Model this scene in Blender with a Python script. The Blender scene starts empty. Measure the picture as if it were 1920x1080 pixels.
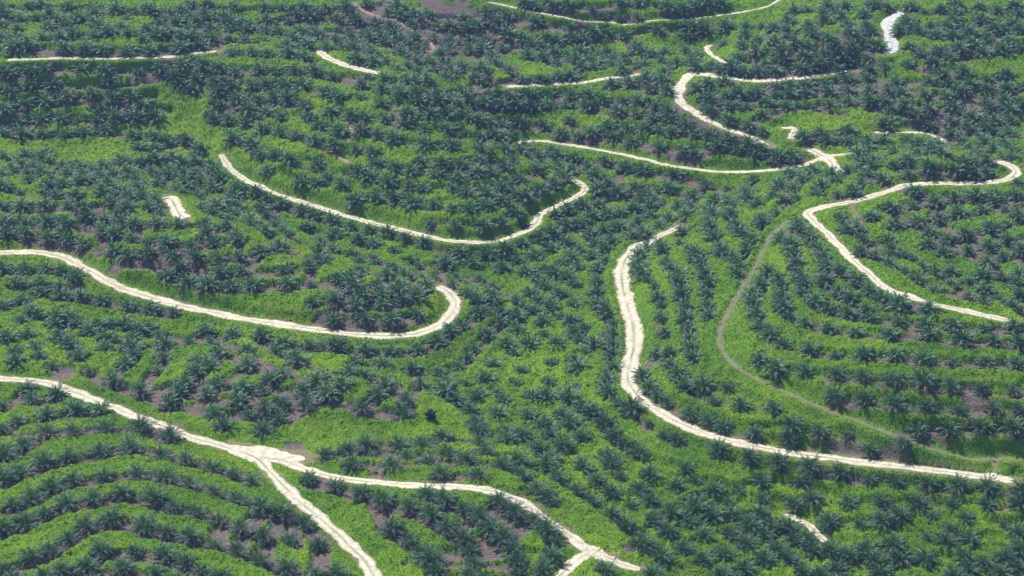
import bpy, math, random
import numpy as np
random.seed(7)
rng = np.random.default_rng(7)
SC = bpy.context.scene
COL = SC.collection

# ------------------------------------------------------------------ camera, sky, sun, exposure
CAM_H, PITCH, FPX = 255.0, math.radians(25.0), 3840.0
cam_data = bpy.data.cameras.new("aerial_camera")
cam = bpy.data.objects.new("aerial_camera", cam_data)
COL.objects.link(cam)
cam.location = (0, 0, CAM_H)
cam.rotation_euler = (math.pi / 2 - PITCH, 0, 0)
cam_data.sensor_width = 36.0
cam_data.lens = 36.0 * FPX / 1920.0
cam_data.clip_start, cam_data.clip_end = 1.0, 20000.0
SC.camera = cam

SUN_EL, SUN_AZ = math.radians(59), math.radians(-42)      # azimuth from +Y, negative = to the left: sun beyond the hills
sun_dir = np.array([math.sin(SUN_AZ) * math.cos(SUN_EL), math.cos(SUN_AZ) * math.cos(SUN_EL), math.sin(SUN_EL)])
world = bpy.data.worlds.new("World")
SC.world = world
world.use_nodes = True
wn = world.node_tree
sky = wn.nodes.new("ShaderNodeTexSky")
sky.sky_type = 'NISHITA'
sky.sun_disc = False
sky.sun_elevation = SUN_EL
sky.sun_rotation = SUN_AZ
sky.air_density, sky.dust_density, sky.ozone_density = 1.0, 1.0, 1.0
wn.links.new(sky.outputs[0], wn.nodes["Background"].inputs[0])
wn.nodes["Background"].inputs[1].default_value = 0.095
sl = bpy.data.lights.new("sun", 'SUN')
sl.energy, sl.angle, sl.color = 4.6, math.radians(0.53), (1.0, 0.95, 0.87)
sun = bpy.data.objects.new("sun", sl)
COL.objects.link(sun)
sun.rotation_euler = (math.pi / 2 - SUN_EL, 0, math.pi - SUN_AZ)
sun.location = (0, 400, 500)
SC.view_settings.view_transform = 'Standard'
SC.view_settings.look = 'None'
SC.view_settings.exposure = 0.80
SC.view_settings.gamma = 1.0
SC.cycles.max_bounces = 6
SC.cycles.diffuse_bounces = 2
SC.cycles.transmission_bounces = 3
SC.cycles.volume_bounces = 0
SC.cycles.transparent_max_bounces = 4

# ------------------------------------------------------------------ survey: from sight lines to points on the land
CP, SP = math.cos(PITCH), math.sin(PITCH)
def rays(px, py):
    u = (np.asarray(px, float) - 960) / FPX
    v = (540 - np.asarray(py, float)) / FPX
    return np.stack([u, CP + v * SP, -SP + v * CP], -1)
def at_height(px, py, z):
    d = rays(px, py)
    t = (CAM_H - np.asarray(z, float)) / -d[..., 2]
    return d[..., 0] * t, d[..., 1] * t

# heights of the land read off the photograph: sight line, metres above the valley floor
CTRL = """
0,1080,6 250,1080,6.5 480,1080,5.5 690,1075,0 0,950,6 250,920,6 450,960,4.6 620,985,1 0,840,5 200,830,4.5 350,815,3 0,710,3.5 130,725,3 250,770,2.7 460,848,2.2 560,865,2.1 510,885,2
600,895,2.6 700,900,3.4 850,912,4.6 920,920,4.6 1000,955,3 1110,1030,0.6 1180,1060,-1 760,990,2.4 640,960,1.4 900,1000,3.4 1000,1050,2 850,1075,1.3 300,1200,7
1100,900,0 1200,900,-1 1250,1000,-3 1400,1050,-5 1300,1075,-5 1600,1075,-8 1480,965,-4.5 1550,1010,-6 1800,1075,-7 1900,1000,-3 1700,1000,-4.5 1500,900,-.5 1800,930,0.4
1180,480,3 1165,530,3 1185,600,3.2 1185,680,3.2 1180,720,3.2 1230,770,3 1330,815,2.8 1450,845,2.5 1600,865,2.3 1750,882,2.2 1895,902,2.2
1000,520,0 900,480,1 1050,600,0 1120,560,1 1130,650,1.2 950,650,0 950,720,0 1000,790,-.5 1100,800,0 1150,860,-.5 850,700,.3 1000,450,1.2 1120,440,1.5 1150,380,2.5 1250,360,3.5 1330,345,5
1495,412,16 1430,470,14 1400,540,12 1360,600,10.2 1350,640,9.4 1380,690,8.6 1450,725,8 1550,770,7 1650,805,6 1740,840,4.5 1830,862,3.3 1920,864,3.2
1250,620,6 1300,480,9 1270,430,5 1300,760,5 1400,800,5
1515,400,17 1540,430,17.3 1600,490,17.8 1660,540,18 1750,572,18 1885,600,17
1480,560,14 1500,640,12.5 1600,700,11.5 1700,700,12.5 1850,720,12 1700,620,16 1850,620,16.5 1600,600,15.5 1700,790,8 1880,800,8 1460,690,10.2
1440,360,12 1500,350,13.5 1560,330,14 1380,400,10
1620,375,17.5 1700,350,18.5 1800,342,19 1880,337,19.5 1905,315,20 1750,300,22.5 1650,310,18 1870,300,21
1700,480,15.5 1800,440,17 1900,400,18.5 1650,450,15.5 1800,530,15.5 1900,520,16.5 1900,570,16 1600,420,16
1000,265,6.5 970,267,6.5 1100,282,6.5 1250,310,7 1400,322,8 1500,310,10 1540,293,11.5 1605,290,12.5 1480,270,13
1200,150,17.5 1050,160,15.5 1290,140,19 1275,185,17.3 1340,232,14.6 1400,255,13 1100,220,11.2 1250,250,11.6 1000,200,11.5
1400,152,19 1500,145,19.5 1600,130,20.3 1500,200,16 1600,230,14.5 1700,250,13 1480,240,14 1770,265,13 1660,250,13 1850,240,16 1700,200,18 1850,150,22 1700,150,21 1900,280,16
420,290,9 450,330,7 580,380,5 700,420,4 800,445,3.5 900,455,3.2 980,437,3.4 1010,405,3.8 1060,380,4.2 1095,355,4.8 1075,340,5.2
850,405,7 850,330,11.5 850,260,16 840,200,20 800,160,23 700,138,23.5 600,100,24.5 640,250,15.5 560,300,11.5 700,350,9 980,300,8.5 960,230,10 960,165,15.8 550,200,18 480,150,21 400,100,24 270,108,24.5 60,110,25 1050,310,5
270,155,19.5 340,210,14 400,265,9.5 150,200,16 150,260,10.5 50,240,12 300,300,8 150,290,9 400,330,7
450,400,4.5 520,430,3.5 700,470,2 800,510,1 620,480,3
0,475,7 100,478,6.5 160,505,5.8 250,545,4.8 400,585,3.8 560,612,3 700,628,2.6 780,625,2.5 840,597,2.8 855,565,3.2 825,540,3.6
700,580,5.5 600,540,7.5 780,560,4.8 500,480,9.5 400,440,11.5 250,430,12 60,440,8.6 170,482,7.0 350,405,11.5 320,372,10.5 100,400,11.6 200,350,12.6 50,330,12 250,500,8.6 720,510,4 540,440,6.5 470,420,7
640,660,1.2 400,630,2 250,590,3 100,540,4.5 0,530,5 0,640,4.5 150,650,4 50,700,3.6
400,650,3.4 300,700,4.5 450,690,4.8 550,700,3.8 650,705,2.6 500,780,3 620,790,2 400,760,3.5 700,805,1.2 850,800,0 560,830,2 700,850,2 560,740,4.4 650,745,4.2 750,765,2.8
900,70,17 930,10,24 1080,40,22 1200,44,21.5 1400,28,23 1460,0,25 1200,10,24.5 1000,100,16 1100,115,15.5 1150,80,16 930,130,16.5 700,60,22 800,90,20 660,5,26 740,40,24 500,50,25 300,50,27 100,60,27 100,10,29 500,5,28
1340,100,17.5 1300,80,16.5 1450,100,23 1600,80,26 1680,60,27 1670,100,25 1900,60,28 1800,100,26 1700,10,30 1900,5,31 1300,0,25 850,150,19
-250,100,26 -250,400,13 -250,700,4 -250,1000,5 2170,100,28 2170,400,18 2170,600,16 2170,850,5 2170,1050,-3 1300,1250,-6 900,1250,0 -200,-150,32 500,-150,31 1000,-150,31 1500,-150,32 2100,-150,33
"""
C = np.array([[float(a) for a in t.split(",")] for t in CTRL.split()])
C[:, 2] = np.where(C[:, 2] > 0, C[:, 2] * 1.22, C[:, 2])
cx, cy = at_height(C[:, 0], C[:, 1], C[:, 2])
SCL = 100.0
K = np.stack([cx, cy], 1) / SCL
def tps(r2):
    return 0.5 * r2 * np.log(np.maximum(r2, 1e-12))
n = len(K)
A = np.zeros((n + 3, n + 3))
A[:n, :n] = tps(((K[:, None] - K[None]) ** 2).sum(-1)) + np.eye(n) * 0.0009
A[:n, n] = 1; A[:n, n + 1:] = K; A[n, :n] = 1; A[n + 1:, :n] = K.T
W = np.linalg.solve(A, np.concatenate([C[:, 2], np.zeros(3)]))
def z_exact(x, y):
    x, y = np.asarray(x) / SCL, np.asarray(y) / SCL
    sh = x.shape
    P = np.stack([x.ravel(), y.ravel()], 1)
    out = np.empty(len(P))
    for a in range(0, len(P), 40000):
        p = P[a:a + 40000]
        out[a:a + 40000] = tps(((p[:, None] - K[None]) ** 2).sum(-1)) @ W[:n] + W[n] + p @ W[n + 1:]
    return out.reshape(sh)
# regular survey grid
X0, X1, Y0, Y1 = -300.0, 300.0, 352.0, 960.0
ST = 0.5
gx = np.arange(X0, X1 + ST / 2, ST); gy = np.arange(Y0, Y1 + ST / 2, ST)
NX, NY = len(gx), len(gy)
cgx = np.arange(X0 - 4, X1 + 8, 4.0); cgy = np.arange(Y0 - 4, Y1 + 8, 4.0)
CGX, CGY = np.meshgrid(cgx, cgy)
zc = np.clip(z_exact(CGX, CGY), -12, 36)
def cubic_up(a, xs, x0, st, axis):
    f = (xs - x0) / st
    i = np.clip(np.floor(f).astype(int), 1, a.shape[axis] - 3)
    t = f - i
    w = [-.5 * t + t * t - .5 * t ** 3, 1 - 2.5 * t * t + 1.5 * t ** 3, .5 * t + 2 * t * t - 1.5 * t ** 3, -.5 * t * t + .5 * t ** 3]
    out = 0
    for k in range(4):
        s = np.take(a, i + k - 1, axis=axis)
        out = out + (s * (w[k][None, :] if axis == 1 else w[k][:, None]))
    return out
ZS = cubic_up(cubic_up(zc, gx, cgx[0], 4.0, 1), gy, cgy[0], 4.0, 0)
def samp(G, x, y):
    fx = np.clip((np.asarray(x) - X0) / ST, 0, NX - 1.001); fy = np.clip((np.asarray(y) - Y0) / ST, 0, NY - 1.001)
    i = fx.astype(int); j = fy.astype(int); a = fx - i; b = fy - j
    return (G[j, i] * (1 - a) + G[j, i + 1] * a) * (1 - b) + (G[j + 1, i] * (1 - a) + G[j + 1, i + 1] * a) * b
def to_land(px, py, lift=0.0):
    d = rays(px, py)
    t = np.arange(380.0, 1050.0, 0.7)
    xs = d[:, 0:1] * t; ys = d[:, 1:2] * t; zs = CAM_H + d[:, 2:3] * t
    h = samp(ZS, xs, ys) + lift
    below = zs < h
    k = np.argmax(below, 1); k[~below.any(1)] = len(t) - 1
    k = np.maximum(k, 1)
    r = np.arange(len(k))
    a = (zs - h)[r, k - 1]; b = (zs - h)[r, k]
    tt = t[k - 1] + 0.7 * a / np.maximum(a - b, 1e-6)
    return d[:, 0] * tt, d[:, 1] * tt
def vnoise(x, y, cell, seed):
    r = np.random.default_rng(seed).random((257, 257))
    fx, fy = x / cell, y / cell
    i = np.floor(fx).astype(int); j = np.floor(fy).astype(int)
    a = fx - i; b = fy - j
    a = a * a * (3 - 2 * a); b = b * b * (3 - 2 * b)
    i0, i1, j0, j1 = i % 257, (i + 1) % 257, j % 257, (j + 1) % 257
    return (r[j0, i0] * (1 - a) + r[j0, i1] * a) * (1 - b) + (r[j1, i0] * (1 - a) + r[j1, i1] * a) * b
def smooth(e0, e1, v):
    t = np.clip((v - e0) / (e1 - e0), 0, 1)
    return t * t * (3 - 2 * t)

# ------------------------------------------------------------------ roads (sight lines along their middle, width in metres, kind)
ROADS = [
 ("r", 4.1, "-30,474 0,475 60,473 105,480 140,494 165,508 210,533 260,552 330,572 400,587 480,602 560,614 640,625 700,630 750,630 795,623 835,603 853,580 853,563 840,548 822,538", "pale dirt road ringing the foot of the left hill"),
 ("r", 3.0, "415,290 425,308 440,325 475,345 520,365 580,384 640,403 700,420 745,430 800,445 850,453 900,455 945,450 985,435 1008,415 1012,403 1045,387 1085,368 1098,355 1085,343 1073,338", "dirt road looping round the central domed hill"),
 ("r", 2.4, "970,268 1000,265 1030,267 1080,275 1130,283 1200,298 1250,310 1310,319 1400,323 1450,320 1500,312 1530,302 1550,294 1605,289", "thin dirt road below the terraced slope at upper right"),
 ("r", 4.5, "1517,280 1535,290 1555,302 1578,322", "short pale road crossing at the X shaped junction"),
 ("r", 2.6, "15,113 60,112 130,110 200,111 270,109 320,107 360,102 405,97", "straight pale ridge road at upper left with a motorbike"),
 ("r", 3.4, "598,96 606,104 622,113 650,124 680,132 712,138", "short bright road stretch on the crest behind the domed hill"),
 ("r", 3.0, "950,163 1000,161 1050,158 1100,155 1140,147 1180,143 1205,139", "pale ridge road passing a small wooden post"),
 ("r", 4.2, "1600,130 1560,138 1500,146 1430,152 1380,149 1340,143 1300,140 1285,150 1275,165 1272,182 1282,197 1305,212 1340,233 1380,248 1410,258 1445,274", "pale road turning downhill from the ridge junction"),
 ("r", 3.3, "1870,303 1890,310 1904,322 1896,334 1872,341 1820,345 1765,344 1720,346 1690,351 1650,364 1610,377 1570,384 1535,391 1514,400 1525,415 1545,433 1570,458 1600,489 1630,515 1655,538 1700,556 1750,571 1800,582 1850,593 1892,603", "crest road with a sharp bend on the right hill"),
 ("r", 4.9, "1275,424 1262,432 1240,442 1215,455 1190,468 1172,490 1165,515 1168,545 1178,580 1187,615 1188,650 1182,680 1176,705 1185,730 1210,755 1250,782 1300,805 1350,822 1400,835 1450,844 1530,857 1600,866 1680,875 1750,883 1820,892 1900,903", "broad white road sweeping round the foot of the right hill"),
 ("g", 1.5, "1478,415 1450,440 1435,465 1415,505 1390,545 1365,590 1352,620 1350,645 1362,670 1385,692 1420,712 1470,735 1520,758 1570,778 1620,795 1680,818 1740,840 1790,855 1840,864 1940,864", "grey grassed track curving down the right hill"),
 ("r", 4.0, "-25,707 0,710 50,714 100,722 140,737 180,752 225,770 270,787 315,804 355,820 400,833 450,848 480,860 505,885 530,910 560,940 590,965 625,995 660,1030 685,1055 708,1092", "rutted cream road running down through the lower left fork"),
 ("r", 8.0, "425,838 462,847 500,852 535,857 572,862", "wide pale turning space at the lower left fork"),
 ("r", 3.2, "490,858 540,868 575,882 610,892 660,901 720,907 780,911 850,913 900,918 950,930 990,950 1030,978 1060,998 1085,1018 1105,1035 1140,1048 1175,1062 1200,1070", "narrow pale road curving right from the lower left fork"),
 ("r", 5.0, "1070,1008 1108,1035 1150,1051", "worn pale junction where the narrow road splits"),
 ("r", 3.0, "1112,1032 1085,1050 1060,1070 1035,1094", "short road spur leaving the bottom edge of the photo"),
 ("r", 2.4, "1473,963 1490,972 1515,984 1530,1000 1548,1018", "short white track among palms at lower right"),
 ("g", 0.9, "1548,1018 1575,1035 1610,1060 1640,1080", "faint narrow trail below the short white track"),
 ("r", 1.6, "915,5 960,14 1020,27 1080,38 1140,42 1200,43 1270,38 1330,32 1400,22 1440,12 1468,-4", "thin pale road curving along the farthest hill"),
 ("w", 4.6, "1692,24 1682,29 1668,38 1664,52 1669,70 1673,88 1662,104", "wide white gravel road at far upper right"),
 ("r", 2.5, "1335,85 1327,92 1335,104 1350,113 1365,121", "little curved road on the far knoll at upper right"),
 ("r", 5.0, "315,370 325,380 332,395 346,410", "short bright road stub over the crest of left hill"),
 ("s", 1.5, "663,5 680,20 705,30 740,38 760,50 790,68 810,85 813,97", "narrow brown footpath down the bare far slope"),
 ("r", 2.6, "1465,241 1488,241 1485,253 1482,262", "small pale spur beside palms right of downhill road"),
 ("r", 2.3, "1640,249 1690,249 1740,251 1775,267", "thin pale track under the far right terraces"),
 ("s", 2.2, "653,225 660,240 668,256 645,266", "reddish footpath dropping down the domed hill"),
 ("s", 1.9, "590,275 620,287 655,307", "reddish lower footpath across the domed hill"),
 ("g", 1.6, "1597,386 1600,395 1606,410 1613,425", "wet grey runnel beside the crest road"),
 ("g", 1.5, "1863,866 1868,880 1862,894", "short grey link between track and white road"),
 ("r", 1.0, "1072,430 1084,437 1096,444", "short pale trail among palms in the middle valley"),
]
def spline(pts, step):
    P = np.array(pts, float)
    P = np.vstack([2 * P[0] - P[1], P, 2 * P[-1] - P[-2]])
    out = []
    for i in range(1, len(P) - 2):
        m = max(2, int(np.linalg.norm(P[i + 1] - P[i]) / step))
        t = np.arange(m)[:, None] / m
        out.append(.5 * ((2 * P[i]) + (P[i + 1] - P[i - 1]) * t + (2 * P[i - 1] - 5 * P[i] + 4 * P[i + 1] - P[i + 2]) * t * t + (3 * P[i] - P[i - 1] - 3 * P[i + 1] + P[i + 2]) * t ** 3))
    out.append(P[-2][None])
    return np.vstack(out)
road_lines = []
for kind, wd, s, lab in ROADS:
    p = np.array([[float(v) for v in q.split(",")] for q in s.split()])
    wx, wy = to_land(p[:, 0], p[:, 1])
    L = spline(np.stack([wx, wy], 1), 0.8)
    z = samp(ZS, L[:, 0], L[:, 1])
    k = np.ones(9) / 9
    z = np.convolve(np.pad(z, 4, mode='edge'), k, 'valid') + .12
    road_lines.append((kind, wd * .88, L, z, lab))

# ------------------------------------------------------------------ palms: read tile by tile (tile origin + 2.5 px per unit), s = small plant
TILE = {k: (480 * (i % 4), 270 * (i // 4)) for i, k in enumerate("MNOPIJKLEFGHABCD")}
ROWS = [
 ("E", "cluster hugging the pale road at left edge", "2,87 20,74 23,82 43,79"),
 ("E", "first terrace under the pale lower left road", "2,104 13,98 36,94 57,90 78,89"),
 ("A", "second terrace under the pale lower left road", "3,16 18,8 35,0 55,-1 79,-4 106,-4 129,1"),
 ("A", "third terrace under the pale lower left road", "2,34 16,29 33,21 52,18 75,13 98,11 121,16 140,20 158,25 174,30 189,36"),
 ("A", "fourth terrace under the pale lower left road", "9,54 24,48 38,40 55,34 78,31 103,30 124,33 142,38 160,43 178,49 195,55 212,60 229,66"),
 ("A", "fifth terrace under the pale lower left road", "3,71 19,66 34,58 50,52 70,49 92,45 115,48 130,54 147,59 163,64 181,71 198,77 217,79 239,82"),
 ("A", "sixth terrace under the pale lower left road", "4,101 23,93 38,87 52,77 64,69 84,63 108,68 124,73 143,77 161,83 178,88 195,95 216,100 237,103 253,106"),
 ("A", "seventh terrace under the pale lower left road", "47,101 64,99 76,87 101,87 122,90 139,95 151,103 166,107"),
 ("A", "last few palms at the lower left frame edge", "33,107 92,100 117,104 10,109 70,109 135,110"),
 ("B", "lone row on green bank beside the cream road", "102,70 115,79 124,88 132,94 136,103 138,110"),
 ("B", "lower terrace of the knoll right of fork", "41,32 59,39 78,44 95,50 115,55 131,61 144,70 156,79 161,87s 164,96 160,105"),
 ("B", "middle terrace of the knoll right of fork", "128,45 142,49 156,56 169,62 177,71 186,78 193,86 196,95 196,104"),
 ("B", "terrace hugging the narrow curving road", "182,50 194,58 209,64 219,73 223,82 222,92 215,102"),
 ("B", "short terrace under the bright bank above fork", "46,16 70,13 83,9 107,9 125,8 140,2"),
 ("B", "?green strip above narrow road", "73,23 102,24 88,15s 114,16s 130,20 139,30 158,21 166,31 143,15 168,7 172,14 188,5 186,24"),
 ("C", "?valley floor right of narrow road", "8,1 29,2 53,3 77,1 20,11 38,9 45,13 61,6 86,8 72,16 95,15 32,18 26,24 53,24 7,30 35,33 19,41 28,48 48,42 60,50 64,35 75,44 82,32 75,23 103,31 96,41 105,50 90,53s 75,60 86,69 107,64 117,73 98,82 112,92 119,59 130,85 142,95 123,38 125,45 138,34s 140,46s 152,42 138,55 150,52s 163,50s 134,66 151,62 165,60 145,76 164,74 160,90 175,101 158,106 176,83 178,69 69,102 102,104 170,41s 188,48 186,60 190,76 190,94 4,21"),
 ("D", "row along lower edge of the long white road", "-78,0s -69,4 -34,10 -13,16 9,21 32,25 54,29 77,34 97,36 121,38 144,39 166,38 188,38"),
 ("D", "second row below the long white road", "-61,26 -26,34 -4,35 25,36 190,52"),
 ("D", "third row below the long white road", "34,49 61,51 86,51 113,51 139,52s 165,52 190,62"),
 ("D", "?lower right hollow below white road", "5,53 20,52 46,66 70,67s 86,66 99,61 124,60s 149,62s 178,67s 47,57 75,75 74,88 95,84 100,95 120,76s 135,80 151,78 160,84 148,91 137,91 138,70 112,69s 118,93 120,101 108,101 162,96 178,92 151,101 190,87 188,74 175,104 188,101 125,106 3,70 15,71 20,80 7,86 32,78 35,88 17,94 3,94 26,104 47,88 50,82s 61,92 52,102 60,104 40,106 68,86 82,97 85,106 140,107 160,107"),
 ("H", "loose row between grey track and white road", "-48,72 -30,72s 4,89 19,101 39,107 60,107s 77,117 101,117"),
 ("G", "upper row between white road and grey track", "118,47 118,56 126,63 130,71 142,75 152,82s 171,86 188,91"),
 ("G", "lower row between white road and grey track", "97,63 104,71 107,78s 110,85s 132,92 145,98s 156,102 183,104 208,111"),
 ("H", "lowest terrace above the grey track", "113,103 136,104 160,103 184,104"),
 ("H", "second terrace above the grey track", "51,79 73,81 96,85 120,87 144,89 169,89 190,90"),
 ("H", "third terrace above the grey track", "6,60 29,61 52,63 72,65 94,69 116,69 137,72 161,73 185,75s"),
 ("H", "fourth terrace above the grey track", "-6,52s 2,33 12,40 31,44 51,48s 73,48 95,49 117,51 140,53s 163,53 187,55"),
 ("H", "fifth terrace above the grey track", "12,5 12,13 17,19 28,25 45,29 66,31 92,33 120,33 145,36 170,38 190,40"),
 ("H", "sixth terrace above the grey track", "28,2 35,8 45,14 60,17 77,20 99,23 119,25 140,26 162,28s 184,27"),
 ("H", "top terrace under the crest road", "53,1 62,6 74,14 98,12 121,14 86,5 76,0"),
 ("H", "", "125,0 150,3s 162,9 163,1 174,6s 184,12 190,3"),
 ("G", "row crowding the left side of white road", "65,2 64,10 71,18 77,26 76,33 76,41 76,48 75,58 72,68 72,76 80,84 90,90 103,99s 113,106"),
 ("G", "first column right of the white road", "109,5 113,10s 112,20 114,31 108,47s"),
 ("G", "second column right of the white road", "127,4 131,12 131,21 132,29 134,36 134,43 136,50"),
 ("G", "third column right of the white road", "147,2 147,12 149,20"),
 ("G", "column right of the grey track", "181,3 182,10 184,18 187,27 191,34"),
 ("G", "?middle valley left of white road", "14,3 3,8 21,8 36,4 9,13 17,17 29,13 46,11 23,25 4,20 4,30 25,33s 13,41 34,40 45,23 37,20s 55,28 47,32 52,37 61,42 2,47 30,54 8,60 48,58 47,51s 28,68s 4,69s 49,70s 14,79 27,80 43,81 53,88 42,73 13,95 21,94 38,94 25,102 45,101 62,92 70,100 4,97 6,105 55,106 32,106 80,106"),
 ("F", "?valley floor before the left hill", "123,70 143,69 141,76 158,70s 150,82 167,79 181,75s 186,82 172,67 178,56 188,41 174,33 185,17 183,24 168,17 160,4 177,6 190,15 160,90 165,100 182,93 190,98 175,98 168,106 187,105 140,106s"),
 ("F", "row just below the left ring road", "3,34 20,40 40,42 61,42 82,45 100,46 121,45 136,39 146,30 155,26 163,20 166,9"),
 ("F", "second row below the left ring road", "74,53 95,57 117,58 138,60s 152,56s 159,50s 164,43s 169,40s"),
 ("F", "?slope left of bright green bank", "4,66 12,61 24,52 15,46 40,54 48,61s 42,68 28,71 13,76 4,83 37,86 52,79 67,70 70,62 81,64 98,66 24,91 17,96 19,102 3,97 6,105"),
 ("F", "pair of rows on top of the bright green bank", "80,89 89,79 86,73 107,94 113,83 107,78 98,72"),
 ("F", "", "4,6 21,7 43,9 60,7 55,2 79,4 75,12 95,11 95,3 110,8 120,6 107,1 58,21 83,21 102,22 120,17s"),
 ("E", "", "3,12 16,7 31,1 46,4 61,5 75,8 95,12 113,15 132,15"),
 ("E", "", "25,17 42,20 53,22 40,25 59,26 16,23 67,31 73,27 83,25 93,27 112,28 104,31 119,33 80,36 93,34 100,38 142,37s 154,31 174,34 191,35 158,38s"),
 ("E", "?rise above pale lower left road", "21,34 44,36 52,41 27,42s 79,43 72,38s 98,44 100,50 123,42 124,50 30,49s 12,45 12,54 4,37 6,42 59,50 38,56s 66,60s 96,55 89,61 84,70 118,58s 114,64 109,69 105,78 130,76 122,82 134,68 142,60 148,53 158,48 165,60 178,56 186,45 188,53s 158,70 152,79 182,72 190,65 172,80 170,90 160,92 190,85 187,93 168,102 178,99 191,104"),
 ("I", "", "35,5 8,17 20,20 30,20 22,25 47,15 53,18 58,14 67,18 76,15 90,13 105,12 117,11 129,9 147,11 150,3 116,2 104,1 127,18 136,15 114,20 65,24 60,27 75,22 85,22 95,21 103,26 119,25 125,22 138,22 145,20 158,14 160,19 166,24 150,26 139,29 160,32 172,25 178,33 185,32 175,38 191,35 4,30 27,36 37,31 38,26 48,29 52,35 60,36 70,38 73,35 81,30 94,34 84,42 97,39 108,38 121,42 112,45 121,50 124,54s 96,47 77,50 61,46 45,44 24,45 2,44 10,53 34,51 59,55 4,63 11,63 33,63 56,66s 67,69 91,54s 90,62 112,55 107,67 130,69 134,59 153,58 155,66 173,65 172,55 152,47 145,45 162,46 177,47 188,56 160,51 170,42"),
 ("I", "", "79,74 96,75 117,78 137,77 161,81s 182,77"),
 ("I", "", "71,81 87,88 104,85 120,88 138,89 160,92 178,92"),
 ("I", "", "132,97 148,101 170,102 190,100"),
 ("I", "", "2,92 18,93 35,92 47,94 60,97 12,104 30,104 45,106"),
 ("J", "", "3,7 13,11 27,3 24,13 35,6 40,17 47,10 60,13 30,26 42,30 51,20 60,27 68,34s 54,5s 70,4 83,5 76,10 88,10 76,20 79,22 86,25 97,28 112,31 128,33 142,34 160,36s 174,34s 183,32"),
 ("J", "", "94,15 90,12 106,18 119,20 135,23 148,24 152,24 168,22 178,20 130,15 146,16 160,13 172,11 187,15 127,3 140,3 153,1 162,5 170,3 184,7"),
 ("J", "", "73,43 91,39 107,41 121,44 137,45 152,48s 171,46 182,44"),
 ("J", "", "131,57s 149,59s 170,60 185,57"),
 ("J", "", "3,34 9,38 20,42 27,45 35,49 44,52 57,56 72,60 86,62 99,64 112,69 126,72 152,80 173,81 187,78"),
 ("J", "", "4,47 8,52 16,59 7,64 38,61 60,66 48,71 32,72s 18,72 42,68 77,70 89,74 47,80 58,79 72,82 88,85s 116,84s 122,89s 142,89 163,89 185,93 100,90s 104,93 76,92 80,88 72,94 88,99 98,97 112,97 150,97s 157,102s 168,99s 124,97s 135,98s 108,104 127,106 115,104 145,105s 178,105s"),
 ("J", "", "7,78s 41,85 50,82 25,90s 8,92 2,90 24,100 42,100 60,95 56,106 73,105 3,104 92,104"),
 ("K", "", "3,12 10,10 20,7 30,4 35,8 47,9 57,17 46,19 36,17 20,18 38,25 31,30 21,33 14,27 4,30 8,41 3,50 10,57s 70,12 86,16 98,19 73,30 63,23 64,34 80,36 92,31 101,37 92,48 108,42 104,46 98,42 109,32s 119,32 124,24 134,26 147,32s 165,33 180,35 136,39 124,45 153,41 166,45 178,40 185,44 188,54 164,52 148,49"),
 ("K", "", "40,47 32,52 53,45 66,45 60,54 50,59 41,60 71,52 82,50 95,57 80,61 70,64 58,66 104,52 118,55 130,53 110,61 90,67 100,68 75,72 62,73 80,71 70,77 43,73 31,66 21,70 30,77 18,83 8,73 51,78 60,82 70,87 45,84 37,87s 4,86 50,90 65,92 10,95 25,92s 32,95 42,98 20,100 47,103 64,101 25,106 6,92"),
 ("K", "", "101,77 96,83 96,90 98,96 102,100s 107,104s"), ("K", "", "111,72s 113,78 116,86s 119,91 125,97 126,102"),
 ("K", "", "128,65 126,72s 133,77 139,83 142,88 144,95 147,104"), ("K", "", "148,60 152,68 156,74 158,80 166,84 171,90 170,96"),
 ("K", "", "165,54 168,60 172,65 180,71 176,78"), ("K", "", "188,58 191,94 188,104"),
 ("L", "", "68,8 72,13 78,16 76,20 86,25 80,12 95,14 105,20 103,25 112,20 120,16 124,10s 141,18 138,12 147,14 152,15 157,22 165,19s 165,12 152,8 156,8 130,6 112,6 95,6 105,10 71,28 64,34 53,36s 37,36 20,32 12,40 22,39 30,24 41,30 52,26 18,22 48,22 60,20 4,38 10,28 7,49s 4,56s 35,20 45,26 5,7 14,10 24,9"),
 ("L", "", "110,34 124,32 97,39 127,40 113,43 138,37 153,36 170,36 168,44 188,42 180,32 188,28 100,47 88,50 77,53 73,56 117,51 133,52s 102,57 92,62 152,50 164,60 150,61 175,55 188,51 190,64 138,65 125,69 112,71 60,64 66,61 72,70 90,70 54,52s 57,57s 93,78 106,76 104,83 81,81 70,80 92,89 116,80 116,89 130,84 137,86 147,74s 160,71s 127,75 160,82s 175,81s 188,76 180,88 166,93 175,97 188,96 138,94 126,95 103,94 112,100 137,103 151,101s 126,106 160,98 160,106 188,104"),
 ("L", "", "22,57 24,62 31,68 36,73 40,79 42,84 45,90 55,94 66,100 77,103"), ("L", "", "10,69 17,75 20,80 22,88 24,97 28,104"), ("L", "", "3,92 8,98 10,104 42,101"),
 ("M", "", "3,10 15,13 28,12 38,9 53,5 65,5 75,7 89,7 102,8 115,7 128,7 140,9 150,11 162,11 172,14 184,15 141,2 156,2 174,5 5,26 18,26 32,27 37,20 47,27 50,18 42,13 22,4 30,3 58,13 70,15 75,19 60,25 68,30 85,22 90,25 95,20 108,20 122,14 132,15 143,17 154,19 166,20 178,22 188,20 122,22 132,23 110,27 120,29 132,29 145,26 158,28 168,28 178,31 190,28 10,33 27,32 42,34 52,38 55,33 35,38 22,40 45,41 58,40 68,39 82,39 95,37 100,38 112,36 120,38 135,37 148,35 168,38 177,38 187,40 4,45 10,45 22,46"),
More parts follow.
